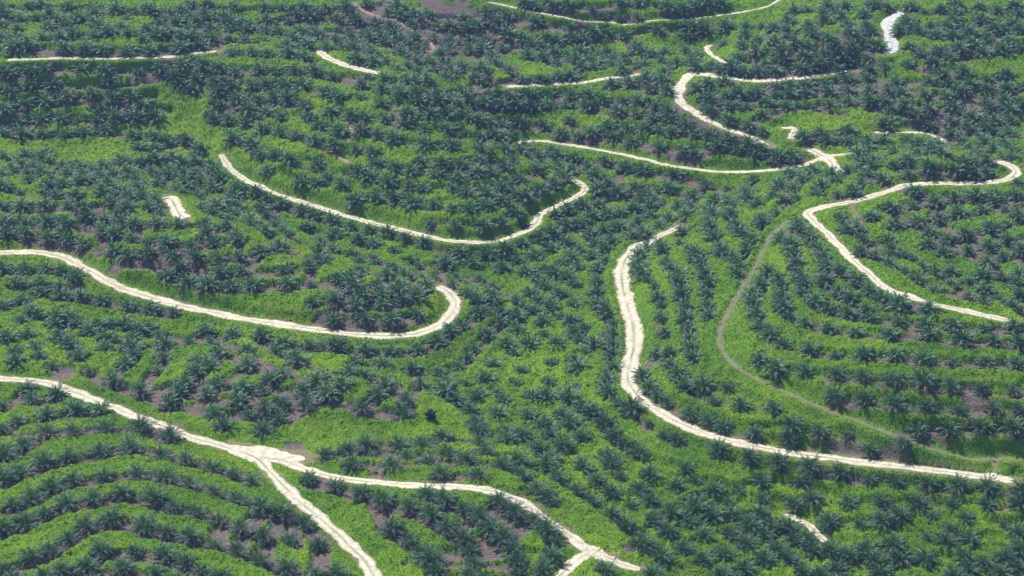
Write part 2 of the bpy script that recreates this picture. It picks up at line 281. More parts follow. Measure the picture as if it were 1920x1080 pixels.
 ("M", "", "60,46 103,46s 120,46s 136,45 148,47 158,49 169,51 183,52 116,56 134,55 146,57 156,58 164,61 180,62 134,63 145,64 154,67 170,71 184,73 162,77 176,79 160,87 176,87 188,88 178,95 188,80 175,103 187,103"),
 ("M", "", "6,55 17,54 28,53 43,51 58,50 68,53 75,47 80,51 85,57 100,60 80,61 65,64 55,58 40,61 25,64 10,64 48,68 75,70 90,70s 107,68 62,73s 35,75 18,73 3,72 27,80 10,81 48,82 70,78 85,78 100,77 116,76 125,81 60,88 40,88 22,87 5,88 82,88 97,88 115,85 110,92 126,90 72,92 55,93 40,94 22,95 7,95 140,93 140,98 90,97 67,98 78,101 48,101 28,101 10,103 100,101 115,101 125,103 148,102 60,105 85,103 138,104"),
 ("N", "", "7,5 20,5 35,4 45,8 30,10 52,5 65,9 70,4 77,7s 84,1 98,10s 110,10 123,10 137,10 150,5 177,2 190,7 162,12 175,10 8,15 25,15 40,11 60,12 74,13 82,16 92,17 102,17 55,16s 48,20 10,23 25,24 70,21s 92,24 80,23s 116,18 127,18 140,19 154,20 168,20 180,18 190,17 105,24 116,26s 128,28 140,28 155,30 168,28 60,28 72,27 85,27 97,30 62,20s 5,27 28,28 40,30 11,32 22,33 38,35 52,35 65,35 76,35 108,34s 122,34 145,36 160,37 178,30 188,26 5,40 14,41 29,41 45,44 75,43 88,46 98,45 106,50 120,45 132,48 145,48 154,50 170,50 180,46 190,52 178,45 185,35"),
 ("N", "", "5,53 23,53 38,54 50,57 61,58 3,63 20,64 37,64 53,68 62,72 71,65 8,69 24,70 3,78 14,75 30,77 38,80"),
 ("N", "", "83,56 82,61 83,66 97,58 96,65 112,58 120,60 127,58 107,66 118,68 131,68 103,73 118,76 86,75 95,79 141,72 150,69 166,67 177,64 184,61 185,71 160,76 173,75 188,82 130,78 146,80 152,83 107,82 75,86s 88,88 66,82 48,79 45,90 42,86 55,95 67,98 82,98 95,101 104,104 37,103 28,98 10,102 20,90 10,87 22,84 5,92 126,89 122,97 137,96 150,95 160,90 172,92 186,94 143,103 153,102 165,101 177,101 187,103 45,105 126,102 78,104"),
 ("O", "", "8,2 18,2 30,2 41,3 60,4s 82,1 96,1 54,1 51,10s 68,10s 81,10s 95,11 117,5 129,6 138,3 146,1 157,2 3,13 18,16 42,19 53,21 66,22 80,21 92,22 105,22 132,17 142,17 149,15 144,23 120,24 160,20 176,19 188,19"),
 ("O", "", "8,28 15,32 27,27 35,30 45,28 55,30 66,29 80,31 92,32 108,28 118,30 133,28 22,35 30,37 12,41 24,43 34,47 42,40 52,38 60,42 72,38 84,40 95,37 105,40 48,45 62,50 75,45 88,45 115,38 112,45 124,47 135,45 52,50 45,56 36,56 30,60 20,60 10,60 76,48 95,47 100,48 84,53 140,41 150,48 156,53 165,50 138,50 170,42 183,38 173,33 185,29 190,46 176,26 184,52 175,53"),
 ("O", "", "101,55 101,59 115,54 113,60 88,62 75,63 104,65 116,68"), ("O", "", "5,69 18,69 33,68 51,69 66,71 84,73 100,76 115,78 125,80"),
 ("O", "", "6,79 23,78 40,77 58,79 75,82 105,86 116,88 128,90 141,93"), ("O", "", "6,89 24,92 42,85 56,88 74,93 88,95s 100,95 116,101 108,99 141,99 152,100 38,98 60,100 75,100 95,103 84,104 166,104 180,106 130,105"),
 ("O", "", "134,65 145,61 152,61 168,58 185,54 145,71 147,74 158,69 145,80 163,77 173,68 173,78 186,65 187,75 163,88 177,92 188,96 160,80"),
 ("P", "", "5,20 15,23 5,30 15,15 30,18 42,14 30,7 45,5 55,10 60,17 72,10 80,3 90,5 20,8 105,5 118,8 130,5 142,8 158,4 172,8 185,4 100,14 104,19 98,23 113,22 122,18 135,19 140,15 150,22 160,14 170,20 185,17 178,22 190,22 126,26 138,26 150,28 152,32 168,30 188,28 107,33 120,37 132,36 146,34 160,38 175,37 188,36 105,47 116,42 125,46 132,44 145,47 75,20 84,23 62,23 68,27 50,32 63,34 77,31 85,34 42,38 55,40 60,43 73,37 75,43 27,41 12,43 35,36 45,27 48,23 20,30 30,32 10,38 40,45 7,53 25,50 36,51 46,52 59,49 68,50 88,47 95,42 94,53 106,55 60,58 75,57 92,59 107,60 130,54 147,53 165,58 180,55 122,61 137,61 152,63 168,65 187,62"),
 ("P", "", "10,63 22,62 34,61 46,60 8,70 23,70 38,69 51,68 65,68s 82,65 101,66 134,70s 150,70 167,71 182,71 20,79 32,80 47,75 58,77 66,75 47,82 60,84 78,82 85,77 101,77 97,83 90,93 82,87 115,83 118,77 135,78 150,79 168,79 127,92 137,96 145,87 158,88 152,96 172,89 188,89 168,96 185,98 60,98 27,101 40,98 13,103 45,104 75,105 88,105 60,106 2,97 105,104 162,105"),
]
pal = []          # px, py, small, row index
for ri, (tile, nm, s) in enumerate(ROWS):
    ox, oy = TILE[tile]
    for q in s.split():
        sm = q.endswith("s")
        a, b = q.rstrip("s").split(",")
        pal.append((ox + 2.5 * float(a), oy + 2.5 * float(b), sm, ri))
PPX = np.array([p[0] for p in pal]); PPY = np.array([p[1] for p in pal])
SMALL = np.array([p[2] for p in pal]); ROWID = np.array([p[3] for p in pal])
wx, wy = to_land(PPX, PPY, 1.7)
# the plantation goes on past what the photograph frames
exr = []
for yy in np.arange(372, 935, 9.0):
    for xx in np.arange(-285, 285, 8.6):
        a, b = xx + rng.uniform(-2, 2), yy + rng.uniform(-1.5, 1.5)
        zz = float(samp(ZS, a, b)) - CAM_H
        dep = b * CP - zz * SP
        u = 960 + FPX * a / dep; v = 540 - FPX * (b * SP + zz * CP) / dep
        if (-330 < u < 2250 and -130 < v < 1290) and (u < -25 or u > 1945 or v < -14 or v > 1105):
            exr.append((a, b))
exr = np.array(exr)
NPHOTO = len(wx)
PX = np.concatenate([wx, exr[:, 0]]); PY = np.concatenate([wy, exr[:, 1]])
SMALL = np.concatenate([SMALL, np.zeros(len(exr), bool)])
keep = np.ones(len(PX), bool)
for i in range(len(PX)):                          # no two plants on one spot
    if keep[i]:
        d = np.hypot(PX[i + 1:] - PX[i], PY[i + 1:] - PY[i])
        keep[i + 1:][d < 3.2] = False
# terrace lines that read clearly in the photograph: plants near one stand on it
BENCH = [
 ("I", "0,68 40,69 60,74 72,79 100,84 118,82 140,84 165,86 185,83"), ("I", "0,58 40,58 60,62 75,66 90,69 105,72 125,75 145,76 165,74 180,70"), ("I", "62,55 80,58 92,59"), ("I", "100,60 112,60 122,58"),
 ("I", "85,89 115,91 130,93 150,97 175,97 192,96 212,95 232,91 247,85"), ("I", "124,98 135,102 150,105 170,106 195,106"), ("J", "0,81 12,80 24,77"), ("J", "20,107 42,104 60,101 75,98 84,93"), ("I", "0,46 25,48 45,46 60,48 78,51 92,55"), ("I", "0,32 28,38 45,38 60,39"),
 ("E", "165,46 160,56 148,63 140,72 132,82 124,90"), ("E", "194,50 186,58 172,66 160,75 150,84"), ("F", "32,55 24,62 14,69 4,76 -12,86"), ("F", "54,62 46,70 36,77 24,83 8,91"), ("F", "64,73 54,81 38,88"), ("F", "96,74 89,83 80,91"), ("F", "99,70 107,79 116,87 110,94"), ("E", "100,38 98,46 100,51 94,57 86,64 84,71"), ("E", "124,43 122,52 117,60 110,68 104,78"),
 ("J", "73,44 91,41 107,43 121,46 137,47 152,49 171,48 182,45 188,41"), ("J", "76,20 79,23 86,26 97,29 112,32 128,34 142,35 160,37 174,36 183,33 192,28"), ("J", "90,14 106,19 119,21 135,23 152,25 168,23 178,20 192,17"), ("J", "122,14 130,16 146,17 160,14 172,12 190,14"), ("J", "30,27 42,31 46,30"), ("J", "47,12 51,21 60,29 70,35"),
 ("O", "0,71 20,72 40,71 55,73 75,75 100,78 125,82 132,84"), ("O", "0,81 20,81 40,79 60,82 78,85 105,88 128,92 145,96"), ("O", "70,95 90,96 108,98 120,100 150,103 170,107"), ("O", "35,100 60,102 80,103 100,106"), ("O", "133,67 150,63 165,61"), ("O", "143,75 160,72 175,71 194,70"), ("O", "145,83 165,80 192,78"), ("O", "42,20 66,23 92,24 120,25"),
 ("P", "0,64 25,63 50,61"), ("P", "5,72 35,71 60,69 85,69 110,70 140,73 165,76 192,78"), ("P", "15,81 45,78 62,77 82,77 105,80"), ("P", "110,86 135,81 160,82 192,84"), ("P", "122,95 150,90 192,93"), ("P", "135,99 155,98 187,101"), ("P", "138,44 160,40 192,36"), ("P", "113,42 150,35 192,31"), ("P", "92,60 110,62 140,63 170,67 192,66"),
 ("L", "92,62 117,58 140,54 165,50 192,46"), ("L", "118,77 135,72 150,69 165,64 192,57"), ("L", "132,83 150,80 170,75 194,69"), ("L", "163,90 180,84 194,80"), ("L", "88,48 110,46 127,44 150,40 188,38"),
 ("M", "86,9 130,10 150,12 187,17"), ("M", "118,17 150,20 192,23"), ("M", "116,26 150,28 192,31"), ("M", "0,29 40,29 60,28 88,24"), ("M", "8,36 60,37 84,37"), ("M", "118,48 136,48 150,50 192,55"), ("M", "112,59 146,60 192,66"), ("M", "143,67 170,73 192,76"), ("M", "160,80 192,82"), ("M", "158,90 192,92"), ("M", "50,73 90,73 116,71"), ("M", "70,81 100,81 127,83"), ("M", "0,99 55,101 90,99"),
 ("N", "58,14 82,17 102,19"), ("N", "108,12 140,12 162,14"), ("N", "112,20 140,21 165,21 190,19"), ("N", "124,29 155,32 172,30"), ("N", "95,68 120,71 150,74 172,78 192,84"), ("N", "60,99 84,100 96,103 106,106"), ("N", "70,87 90,90 108,86"), ("N", "5,24 30,25 52,22"), ("N", "20,34 50,36 78,36"),
]
QF = {"Q1": (420, 120), "Q2": (0, 0), "Q3": (1240, 100)}
for fr, rows in (("Q1", "61,53 70,54 77,56 86,57 94,58 104,57 110,55 114,53|20,37 26,39 33,41 40,44 45,47 49,50|53,43 59,45 65,47 72,49 81,50 89,50 98,50 111,49 117,47 125,44 128,40|60,38 64,40 69,42 76,43 85,44 94,44 102,43 107,42 113,40 119,38|82,40 91,40 99,39 105,38|57,28 62,29 68,31|80,32 84,33 90,33|44,33 50,34 57,35 62,37|22,27 27,29 32,30 38,32|34,20 37,24 42,26 49,27|0,2 8,2 16,3 25,3 33,3 39,4 46,5|3,7 13,8 22,8 33,9|0,12 8,13 17,12 27,12|2,16 13,16 20,15 28,15 34,17|3,20 12,21 19,20 25,22|2,24 10,25 17,27|55,9 65,9 72,12 80,11 88,13 98,11 104,12 112,13|62,16 72,15 83,16 93,16 101,17 110,19|72,21 80,21 93,21 103,23 112,25|71,24 82,26 95,27 105,29 113,29"),
                 ("Q2", "34,3 40,3 47,4 54,4 62,4 69,4 75,5 84,4|64,7 72,8 79,9 88,10 95,10 103,11 112,13|58,12 68,13 76,15 84,16|60,15 72,16 80,18 88,18|92,21 101,21 109,22 118,22 126,24|68,24 76,25 85,27 90,28 98,29 106,29 115,29 123,29 130,30 136,32|78,30 83,31 88,33 96,33 104,34 114,34 123,34|72,34 80,35 90,38 99,38 107,38 117,38|86,42 94,42 103,42 109,41 119,42|84,47 94,47 102,46 111,45|1,31 9,29 15,28 23,27 36,28 42,29|2,37 13,35 20,34 28,35 34,34 42,34 53,33|0,44 10,43 18,41 28,41 40,40 50,40 58,39|0,50 10,49 20,48 30,48 40,48 50,48 58,47"),
                 ("Q3", "12,13 17,12 22,12|30,18 40,18 47,17 55,17 63,14 72,14|54,22 60,21 68,23 74,24|84,22 92,23 98,22 104,24 110,27 116,30 124,29 133,30 144,31|84,13 97,14 105,14|111,16 123,16 132,17 144,18|65,20 76,19 85,20 95,19 105,21 116,21 132,22 144,22|108,25 120,25 128,26 136,26 145,26|1,25 8,26 13,28|3,33 15,32 22,33 29,35 36,37 45,37|5,40 15,40 22,38 29,39 37,41 47,42 56,41|99,60 110,58 118,57 132,60 143,58|3,49 12,50 18,53 28,54 36,55")):
    for q in rows.split("|"):
        BENCH.append((fr, " ".join(f"{float(a.split(',')[0]) * 1.868:.2f},{float(a.split(',')[1]) * 1.868:.2f}" for a in q.split())))
bench_lines = []; evenly = []
for tile, q in BENCH:
    ox, oy = TILE.get(tile) or QF[tile]
    p = np.array([[float(v) for v in a.split(",")] for a in q.split()]) * 2.5 + np.array([ox, oy])
    bx_, by_ = to_land(p[:, 0], p[:, 1], 1.2)
    bench_lines.append(spline(np.stack([bx_, by_], 1), 2.0)); evenly.append(tile not in 'EF')
for i in np.nonzero(keep)[0]:
    best = (9e9, None)
    for L, ev in zip(bench_lines, evenly):
        dd = np.hypot(L[:, 0] - PX[i], L[:, 1] - PY[i]); k = int(np.argmin(dd))
        if dd[k] < best[0]: best = (dd[k], L[k], ev)
    if best[0] < 4.9 and best[2]: keep[i] = False
    elif best[0] < 4.6:
        PX[i] += .85 * (best[1][0] - PX[i]); PY[i] += .85 * (best[1][1] + .7 - PY[i])
nx, ny = [], []
for L, ev in zip(bench_lines, evenly):
    if not ev: continue
    sl_ = np.concatenate([[0], np.cumsum(np.hypot(*np.diff(L, axis=0).T))])
    at = rng.uniform(0, 2)
    while at <= sl_[-1] + .5:
        nx.append(np.interp(at, sl_, L[:, 0]) + rng.normal(0, .35)); ny.append(np.interp(at, sl_, L[:, 1]) + .7 + rng.normal(0, .4))
        at += 6.5 * rng.choice([1, 1, 1, 1, 1, 1, 1, 1, 1.9]) + rng.normal(0, .55)
PX = np.concatenate([PX, nx]); PY = np.concatenate([PY, ny]); keep = np.concatenate([keep, np.ones(len(nx), bool)]); SMALL = np.concatenate([SMALL, rng.random(len(nx)) < .05])
for i in range(len(PX)):
    if keep[i]:
        d = np.hypot(PX[i + 1:] - PX[i], PY[i + 1:] - PY[i])
        keep[i + 1:][d < 3.8] = False
# a clear grassy strip runs straight down the upper left slope
gx_, gy_ = to_land(np.array([268., 305., 340., 375., 412.]), np.array([152., 182., 212., 240., 268.]))
GL = spline(np.stack([gx_, gy_], 1), 1.0)
for i in np.nonzero(keep)[0]:
    if np.hypot(GL[:, 0] - PX[i], GL[:, 1] - PY[i]).min() < 4.4: keep[i] = False
# the far slopes are planted up everywhere except a few open banks
OPEN = [(np.array(to_land(np.array([a]), np.array([b]))).ravel(), r) for a, b, r in [(170, 279, 17), (110, 282, 9), (235, 272, 10), (25, 280, 9), (900, 128, 14), (960, 132, 12), (1040, 128, 9), (560, 345, 10), (620, 385, 9), (700, 405, 10), (780, 425, 10), (870, 435, 12), (940, 425, 10), (1330, 308, 10), (1390, 310, 12), (1450, 305, 8), (1380, 165, 6), (1560, 222, 12), (1490, 215, 10), (1640, 226, 7), (1690, 222, 8), (1250, 25, 20), (1150, 30, 18), (1050, 25, 10), (1330, 20, 14), (1400, 110, 12), (1500, 395, 12), (1430, 410, 9), (640, 110, 8), (680, 385, 8), (1880, 110, 9), (1460, 30, 10), (430, 300, 6), (820, 22, 9), (700, 30, 7)]]
fx_, fy_ = [], []
for v in np.arange(12, 480, 7.0):
    for u in np.arange(4, 1920, 15.0):
        fx_.append(u + rng.uniform(-6, 6)); fy_.append(v + rng.uniform(-2, 2))
fx_, fy_ = to_land(np.array(fx_), np.array(fy_), 1.2)
kx = list(PX[keep]); ky = list(PY[keep]); addx, addy = [], []
RALL = np.vstack([L[::3] for _, wd, L, _, _ in road_lines])
for a, b in zip(fx_, fy_):
    if np.hypot(np.array(kx) - a, np.array(ky) - b).min() < 6.3: continue
    if np.hypot(RALL[:, 0] - a, RALL[:, 1] - b).min() < 5.5 or np.hypot(GL[:, 0] - a, GL[:, 1] - b).min() < 6: continue
    if any(math.hypot(a - c[0], b - c[1]) < r for c, r in OPEN): continue
    kx.append(a); ky.append(b); addx.append(a); addy.append(b)
print("filled in", len(addx))
PX = np.concatenate([PX, addx]); PY = np.concatenate([PY, addy]); keep = np.concatenate([keep, np.ones(len(addx), bool)]); SMALL = np.concatenate([SMALL, rng.random(len(addx)) < .1])
# keep plants off the roads
for kind, wd, L, z, lab in road_lines:
    for i in np.nonzero(keep)[0]:
        dd = np.hypot(L[:, 0] - PX[i], L[:, 1] - PY[i])
        k = int(np.argmin(dd))
        front = PY[i] < L[k, 1]
        need = wd / 2 + ((1.6 if not front else (4.2 if L[k, 1] > 640 else 2.6)) if (wd > 2 or L[k, 1] > 700) else .4)
        if dd[k] < need:
            v = np.array([PX[i] - L[k, 0], PY[i] - L[k, 1]]) / max(dd[k], 1e-3)
            PX[i] += v[0] * (need - dd[k]); PY[i] += v[1] * (need - dd[k])

# ------------------------------------------------------------------ land form: benches for the palm rows, beds for the roads
GX, GY = np.meshgrid(gx, gy)
gzy, gzx = np.gradient(ZS, ST)
slope = np.hypot(gzx, gzy)
BD = np.full(ZS.shape, 99.0); BZ = ZS.copy(); BW = np.zeros(ZS.shape)
def mark_seg(x0, y0, z0, x1, y1, z1, reach, D, Z, extra=None, val=0.0):
    ia = max(int((min(x0, x1) - reach - X0) / ST), 0); ib = min(int((max(x0, x1) + reach - X0) / ST) + 2, NX)
    ja = max(int((min(y0, y1) - reach - Y0) / ST), 0); jb = min(int((max(y0, y1) + reach - Y0) / ST) + 2, NY)
    if ia >= ib or ja >= jb: return
    x = GX[ja:jb, ia:ib]; y = GY[ja:jb, ia:ib]
    dx, dy = x1 - x0, y1 - y0
    t = np.clip(((x - x0) * dx + (y - y0) * dy) / max(dx * dx + dy * dy, 1e-9), 0, 1)
    d = np.hypot(x - x0 - t * dx, y - y0 - t * dy)
    m = d < D[ja:jb, ia:ib]
    D[ja:jb, ia:ib][m] = d[m]
    Z[ja:jb, ia:ib][m] = (z0 + t * (z1 - z0))[m]
    if extra is not None: extra[ja:jb, ia:ib][m] = val
pz = samp(ZS, PX, PY); psl = samp(slope, PX, PY); pgx = samp(gzx, PX, PY); pgy = samp(gzy, PX, PY)
links = set()
idx = np.nonzero(keep)[0]
for i in idx:
    if psl[i] < 0.10: continue
    tx, ty = -pgy[i] / psl[i], pgx[i] / psl[i]
    dx, dy = PX[idx] - PX[i], PY[idx] - PY[i]
    d = np.hypot(dx, dy)
    along = dx * tx + dy * ty
    ok = (d > 1) & (d < 13.5) & (np.abs(along) > 0.84 * d) & (np.abs(pz[idx] - pz[i]) < 0.16 * d + 0.1)
    for sgn in (1, -1):
        c = np.nonzero(ok & (along * sgn > 0))[0]
        if len(c):
            j = idx[c[np.argmin(d[c])]]
            links.add((min(i, j), max(i, j)))
rowlinked = np.zeros(len(PX), bool)
for a in range(NPHOTO - 1):                       # neighbours along a planted row
    nm = ROWS[ROWID[a]][1]
    b = a + 1
    if ROWID[b] != ROWID[a] or nm.startswith("?") or not (keep[a] and keep[b]): continue
    dd = math.hypot(PX[a] - PX[b], PY[a] - PY[b])
    if dd < (17 if nm else 11.5) and abs(pz[a] - pz[b]) < .2 * dd + .2:
        links.add((a, b)); rowlinked[a] = rowlinked[b] = True
bsh = np.where(psl > .10, .75, 0) / np.maximum(psl, 1e-3)
flat = rowlinked & (psl <= .10)
BXX, BYY = PX - pgx * bsh, PY - pgy * bsh - 1.4 * flat
pzb = pz - .45
for i, j in links:
    mark_seg(BXX[i], BYY[i], pzb[i], BXX[j], BYY[j], pzb[j], 5.5, BD, BZ, BW, 2.0)
for L in bench_lines:
    bzl = np.convolve(np.pad(samp(ZS, L[:, 0], L[:, 1]), 2, mode='edge'), np.ones(5) / 5, 'valid') - .5
    for k in range(len(L) - 1):
        mark_seg(L[k, 0], L[k, 1], bzl[k], L[k + 1, 0], L[k + 1, 1], bzl[k + 1], 5.5, BD, BZ, BW, 2.0)
for i in idx:
    mark_seg(BXX[i], BYY[i], pzb[i], BXX[i] + .01, BYY[i], pzb[i], 3.5, BD, BZ, BW, 1.4)
RD = np.full(ZS.shape, 99.0); RZ = ZS.copy(); RW = np.zeros(ZS.shape)
for kind, wd, L, z, lab in road_lines:
    for k in range(0, len(L) - 1, 2):
        e = min(k + 2, len(L) - 1)
        D2 = RD
        mark_seg(L[k, 0], L[k, 1], z[k], L[e, 0], L[e, 1], z[e], wd / 2 + 4.5, RD, RZ, RW, wd / 2)
n1 = vnoise(GX, GY, 2.3, 1); n2 = vnoise(GX, GY, 0.95, 2); n3 = vnoise(GX, GY, 6.5, 3); n4 = vnoise(GX + 31, GY, 3.1, 4)
wb = 1 - smooth(BW * 0.8 + (n4 - .5) * .6, BW + 1.0 + (n4 - .5) * .6, BD)
ZL = ZS * (1 - wb) + BZ * wb
# outer lip of each bench: the creeper heaps up there
road_edge = RD - RW
wr = 1 - smooth(1.15, 3.3, road_edge)
ZL = ZL * (1 - wr) + RZ * wr
# how bare the benches are, region by region (sight-line spots: x, y, radius m, bareness)
SOIL_SPOTS = "100,1000,60,.9 300,880,50,.9 60,400,40,.8 250,440,45,.75 450,500,40,.75 640,560,40,.75 200,380,35,.7 120,940,50,1.5 350,940,50,1.5 500,1020,35,1.4 480,720,28,.9 400,680,25,.85 560,760,20,.8 150,690,22,1 800,60,45,1.35 720,50,40,1.2 880,40,30,1 700,90,30,1.1 1800,470,45,1.0 1880,420,35,1.0 1760,520,30,.5 1200,210,60,.75 1100,180,40,.75 1850,740,40,.95 1700,700,40,.65 1600,660,30,.45 1850,650,30,.55 1560,880,13,.8 1700,900,13,.85 1800,905,12,.85 1880,910,12,.9 1700,985,40,.08 1500,1010,45,.08 1850,1020,40,.08 1300,960,45,.1 1050,850,40,.12 1250,1040,40,.08 1850,180,50,.8 1650,180,50,.75 100,70,50,.85 60,30,50,.8 330,140,40,.55 1480,780,40,.12 850,960,30,.75 780,930,30,.8 980,1010,30,.5 620,900,12,.8 780,830,25,.7 1250,810,25,.8 1640,790,25,.9 300,40,60,.6 1400,220,40,.7 1000,20,60,.7 850,220,40,.45 640,150,40,.5 1180,640,20,.5 650,590,30,1.1 100,60,30,.9 620,600,14,1.2"
soilf = np.full(ZS.shape, 0.16); wsum = np.full(ZS.shape, 0.25); acc = soilf * wsum
for q in SOIL_SPOTS.split():
    a, b, r, v = [float(t) for t in q.split(",")]
    sx, sy = to_land(np.array([a]), np.array([b]))
    g = np.exp(-((GX - sx[0]) ** 2 + (GY - sy[0]) ** 2) / (2 * (r * .55) ** 2))
    acc += g * v; wsum += g
soilf = acc / wsum
edge = BD - (0.75 + 1.25 * soilf) + (n4 - .5) * 1.7 + (n2 - .5) * .9 + (n3 - .5) * 1.0
soil = 1 - smooth(-.35, .55, edge)
soil *= smooth(0.22, 0.5, soilf + (n3 - .5) * .5)
# trampled ring round every palm foot
PD = np.full(ZS.shape, 99.0); PZ = ZS.copy()
for i in idx:
    mark_seg(PX[i], PY[i], 0, PX[i] + .01, PY[i], 0, 3.0, PD, PZ)
ring = (1 - smooth(.7, 1.5, PD + (n4 - .5) * 1.0)) * np.clip(.35 + soilf, 0, 1)
soil = np.maximum(soil, ring)
# wide bare ground on the far slope
sx, sy = to_land(np.array([800.]), np.array([65.]))
bare = np.exp(-(((GX - sx[0]) / 34) ** 2 + ((GY - sy[0]) / 40) ** 2))
soil = np.maximum(soil, smooth(.42, .62, bare * .95 + (n3 - .5) * .55 + (n1 - .5) * .4 - .1 + .25 * (BD < 3)))
cut = smooth(.5, 1.1, ZS - RZ + .35) * (1 - smooth(.5, 1.4, road_edge)) * smooth(.52, .68, n3 * .7 + n4 * .3)
soil = np.maximum(soil, cut)
# single bare patches (x, y, radius m)
for a, b, r in [(122, 703, 3.6), (550, 838, 2.6), (560, 845, 2.0), (710, 895, 1.8), (1178, 1032, 2.0), (620, 605, 3.4), (600, 600, 2.4), (718, 995, 1.5), (760, 1060, 1.2), (1280, 1070, 1.0), (1690, 815, 2.2), (1850, 765, 3.5), (1820, 750, 2.5), (330, 800, 1.4), (1030, 945, 2.2), (600, 950, 1.0), (612, 905, 3.0), (425, 640, 2.0), (1060, 655, 1.8), (500, 730, 3.5), (470, 700, 3.0), (1500, 865, 1.5), (215, 780, 1.4)]:
    sx, sy = to_land(np.array([float(a)]), np.array([float(b)]))
    d = np.hypot(GX - sx[0], (GY - sy[0])) + (n4 - .5) * 1.6
    soil = np.maximum(soil, 1 - smooth(r * .7, r * 1.1, d))
verge = 1 - smooth(-.2, .7, road_edge + (n4 - .5) * 1.5 + (n2 - .5) * .9)
cover = np.clip((1 - soil) * (1 - smooth(-.4, .5, -road_edge + .15 + (n2 - .5) * .8)), 0, 1)
lipw = smooth(.6, 1.6, BD - 1.2) * (1 - smooth(2.2, 4.2, BD - 1.0))
thick = cover * (0.08 + 0.40 * n1 + 0.66 * n2 + 0.16 * n3 + 0.60 * lipw * (1 - .55 * np.clip(soilf, 0, 1))) * smooth(.1, 3.0, road_edge)
ZT = ZL + thick + (n2 - .5) * 0.12 * soil
sg = np.hypot(*np.gradient(ZS, ST)); 
print("steep", [(round(float(GX[j, i])), round(float(GY[j, i])), round(float(sg[j, i]), 2)) for j in range(20, NY - 60, 40) for i in range(60, NX - 60, 40) if sg[j, i] > .7])
print("land", ZT.min(), ZT.max(), "palms", keep.sum(), "in photo", NPHOTO, "links", len(links))

# ------------------------------------------------------------------ helpers for objects
def mesh_np(name, V, quads=None, tris=None, mats=(), mat_idx=None, smooth_sh=False, attrs=None):
    me = bpy.data.meshes.new(name)
    V = np.asarray(V, np.float32)
    loops = []; starts = []; tot = 0; npoly = 0
    q = np.asarray(quads, np.int32).reshape(-1, 4) if quads is not None and len(quads) else np.zeros((0, 4), np.int32)
    t = np.asarray(tris, np.int32).reshape(-1, 3) if tris is not None and len(tris) else np.zeros((0, 3), np.int32)
    me.vertices.add(len(V)); me.vertices.foreach_set("co", V.ravel())
    me.loops.add(q.size + t.size); me.polygons.add(len(q) + len(t))
    me.loops.foreach_set("vertex_index", np.concatenate([q.ravel(), t.ravel()]))
    me.polygons.foreach_set("loop_start", np.concatenate([np.arange(len(q)) * 4, q.size + np.arange(len(t)) * 3]).astype(np.int32))
    for m in mats: me.materials.append(m)
    if mat_idx is not None: me.polygons.foreach_set("material_index", np.asarray(mat_idx, np.int32))
    me.update(calc_edges=True)
    me.polygons.foreach_set("use_smooth", np.full(len(q) + len(t), smooth_sh))
    for k, v in (attrs or {}).items():
        at = me.attributes.new(k, 'FLOAT', 'POINT'); at.data.foreach_set("value", np.asarray(v, np.float32).ravel())
    return me
def link(name, data, parent=None, **props):
    o = bpy.data.objects.new(name, data); COL.objects.link(o)
    if parent is not None: o.parent = parent
    for k, v in props.items(): o[k] = v
    return o
class NT:
    def __init__(s, name):
        s.m = bpy.data.materials.new(name); s.m.use_nodes = True; s.t = s.m.node_tree; s.t.nodes.clear()
        s.out = s.n("ShaderNodeOutputMaterial")
    def n(s, typ, **kw):
        nd = s.t.nodes.new(typ)
        for k, v in kw.items(): setattr(nd, k, v)
        return nd
    def l(s, a, b): s.t.links.new(a, b)
    def attr(s, nm):
        return s.n("ShaderNodeAttribute", attribute_name=nm).outputs["Fac"]
    def noise(s, scale, detail=4, rough=.55, vec=None):
        nd = s.n("ShaderNodeTexNoise"); nd.inputs["Scale"].default_value = scale; nd.inputs["Detail"].default_value = detail; nd.inputs["Roughness"].default_value = rough
        g = s.n("ShaderNodeNewGeometry"); s.l(vec or g.outputs["Position"], nd.inputs["Vector"])
        return nd.outputs["Fac"]
    def ramp(s, fac, stops):
        r = s.n("ShaderNodeValToRGB"); s.l(fac, r.inputs[0]); e = r.color_ramp.elements
        while len(e) < len(stops): e.new(.5)
        for k, (p, c) in enumerate(stops): e[k].position = p; e[k].color = (*c, 1) if len(c) == 3 else c
        return r.outputs[0]
    def mix(s, fac, a, b):
        m = s.n("ShaderNodeMix", data_type='RGBA')
        if isinstance(fac, float): m.inputs[0].default_value = fac
        else: s.l(fac, m.inputs[0])
        for v, i in ((a, 6), (b, 7)):
            if isinstance(v, tuple): m.inputs[i].default_value = (*v, 1)
            else: s.l(v, m.inputs[i])
        return m.outputs[2]
    def math(s, op, a, b=None):
        m = s.n("ShaderNodeMath", operation=op)
        for v, i in ((a, 0), (b, 1)):
            if v is None: continue
            if isinstance(v, (int, float)): m.inputs[i].default_value = v
            else: s.l(v, m.inputs[i])
        return m.outputs[0]
def foliage(name, colour_of, rough=.5, trans=.35, spec=.35, tmul=(1.3, 1.5, .5)):
    N = NT(name)
    c = colour_of(N)
    p = N.n("ShaderNodeBsdfPrincipled"); p.inputs["Roughness"].default_value = rough; p.inputs["Specular IOR Level"].default_value = spec
    N.l(c, p.inputs["Base Color"])
    tr = N.n("ShaderNodeBsdfTranslucent")
    mm = N.n("ShaderNodeMix", data_type='RGBA', blend_type='MULTIPLY'); mm.inputs[0].default_value = 1
    N.l(c, mm.inputs[6]); mm.inputs[7].default_value = (*tmul, 1)
    N.l(mm.outputs[2], tr.inputs[0])
    ms = N.n("ShaderNodeMixShader"); ms.inputs[0].default_value = trans
    N.l(p.outputs[0], ms.inputs[1]); N.l(tr.outputs[0], ms.inputs[2]); N.l(ms.outputs[0], N.out.inputs[0])
    return N.m
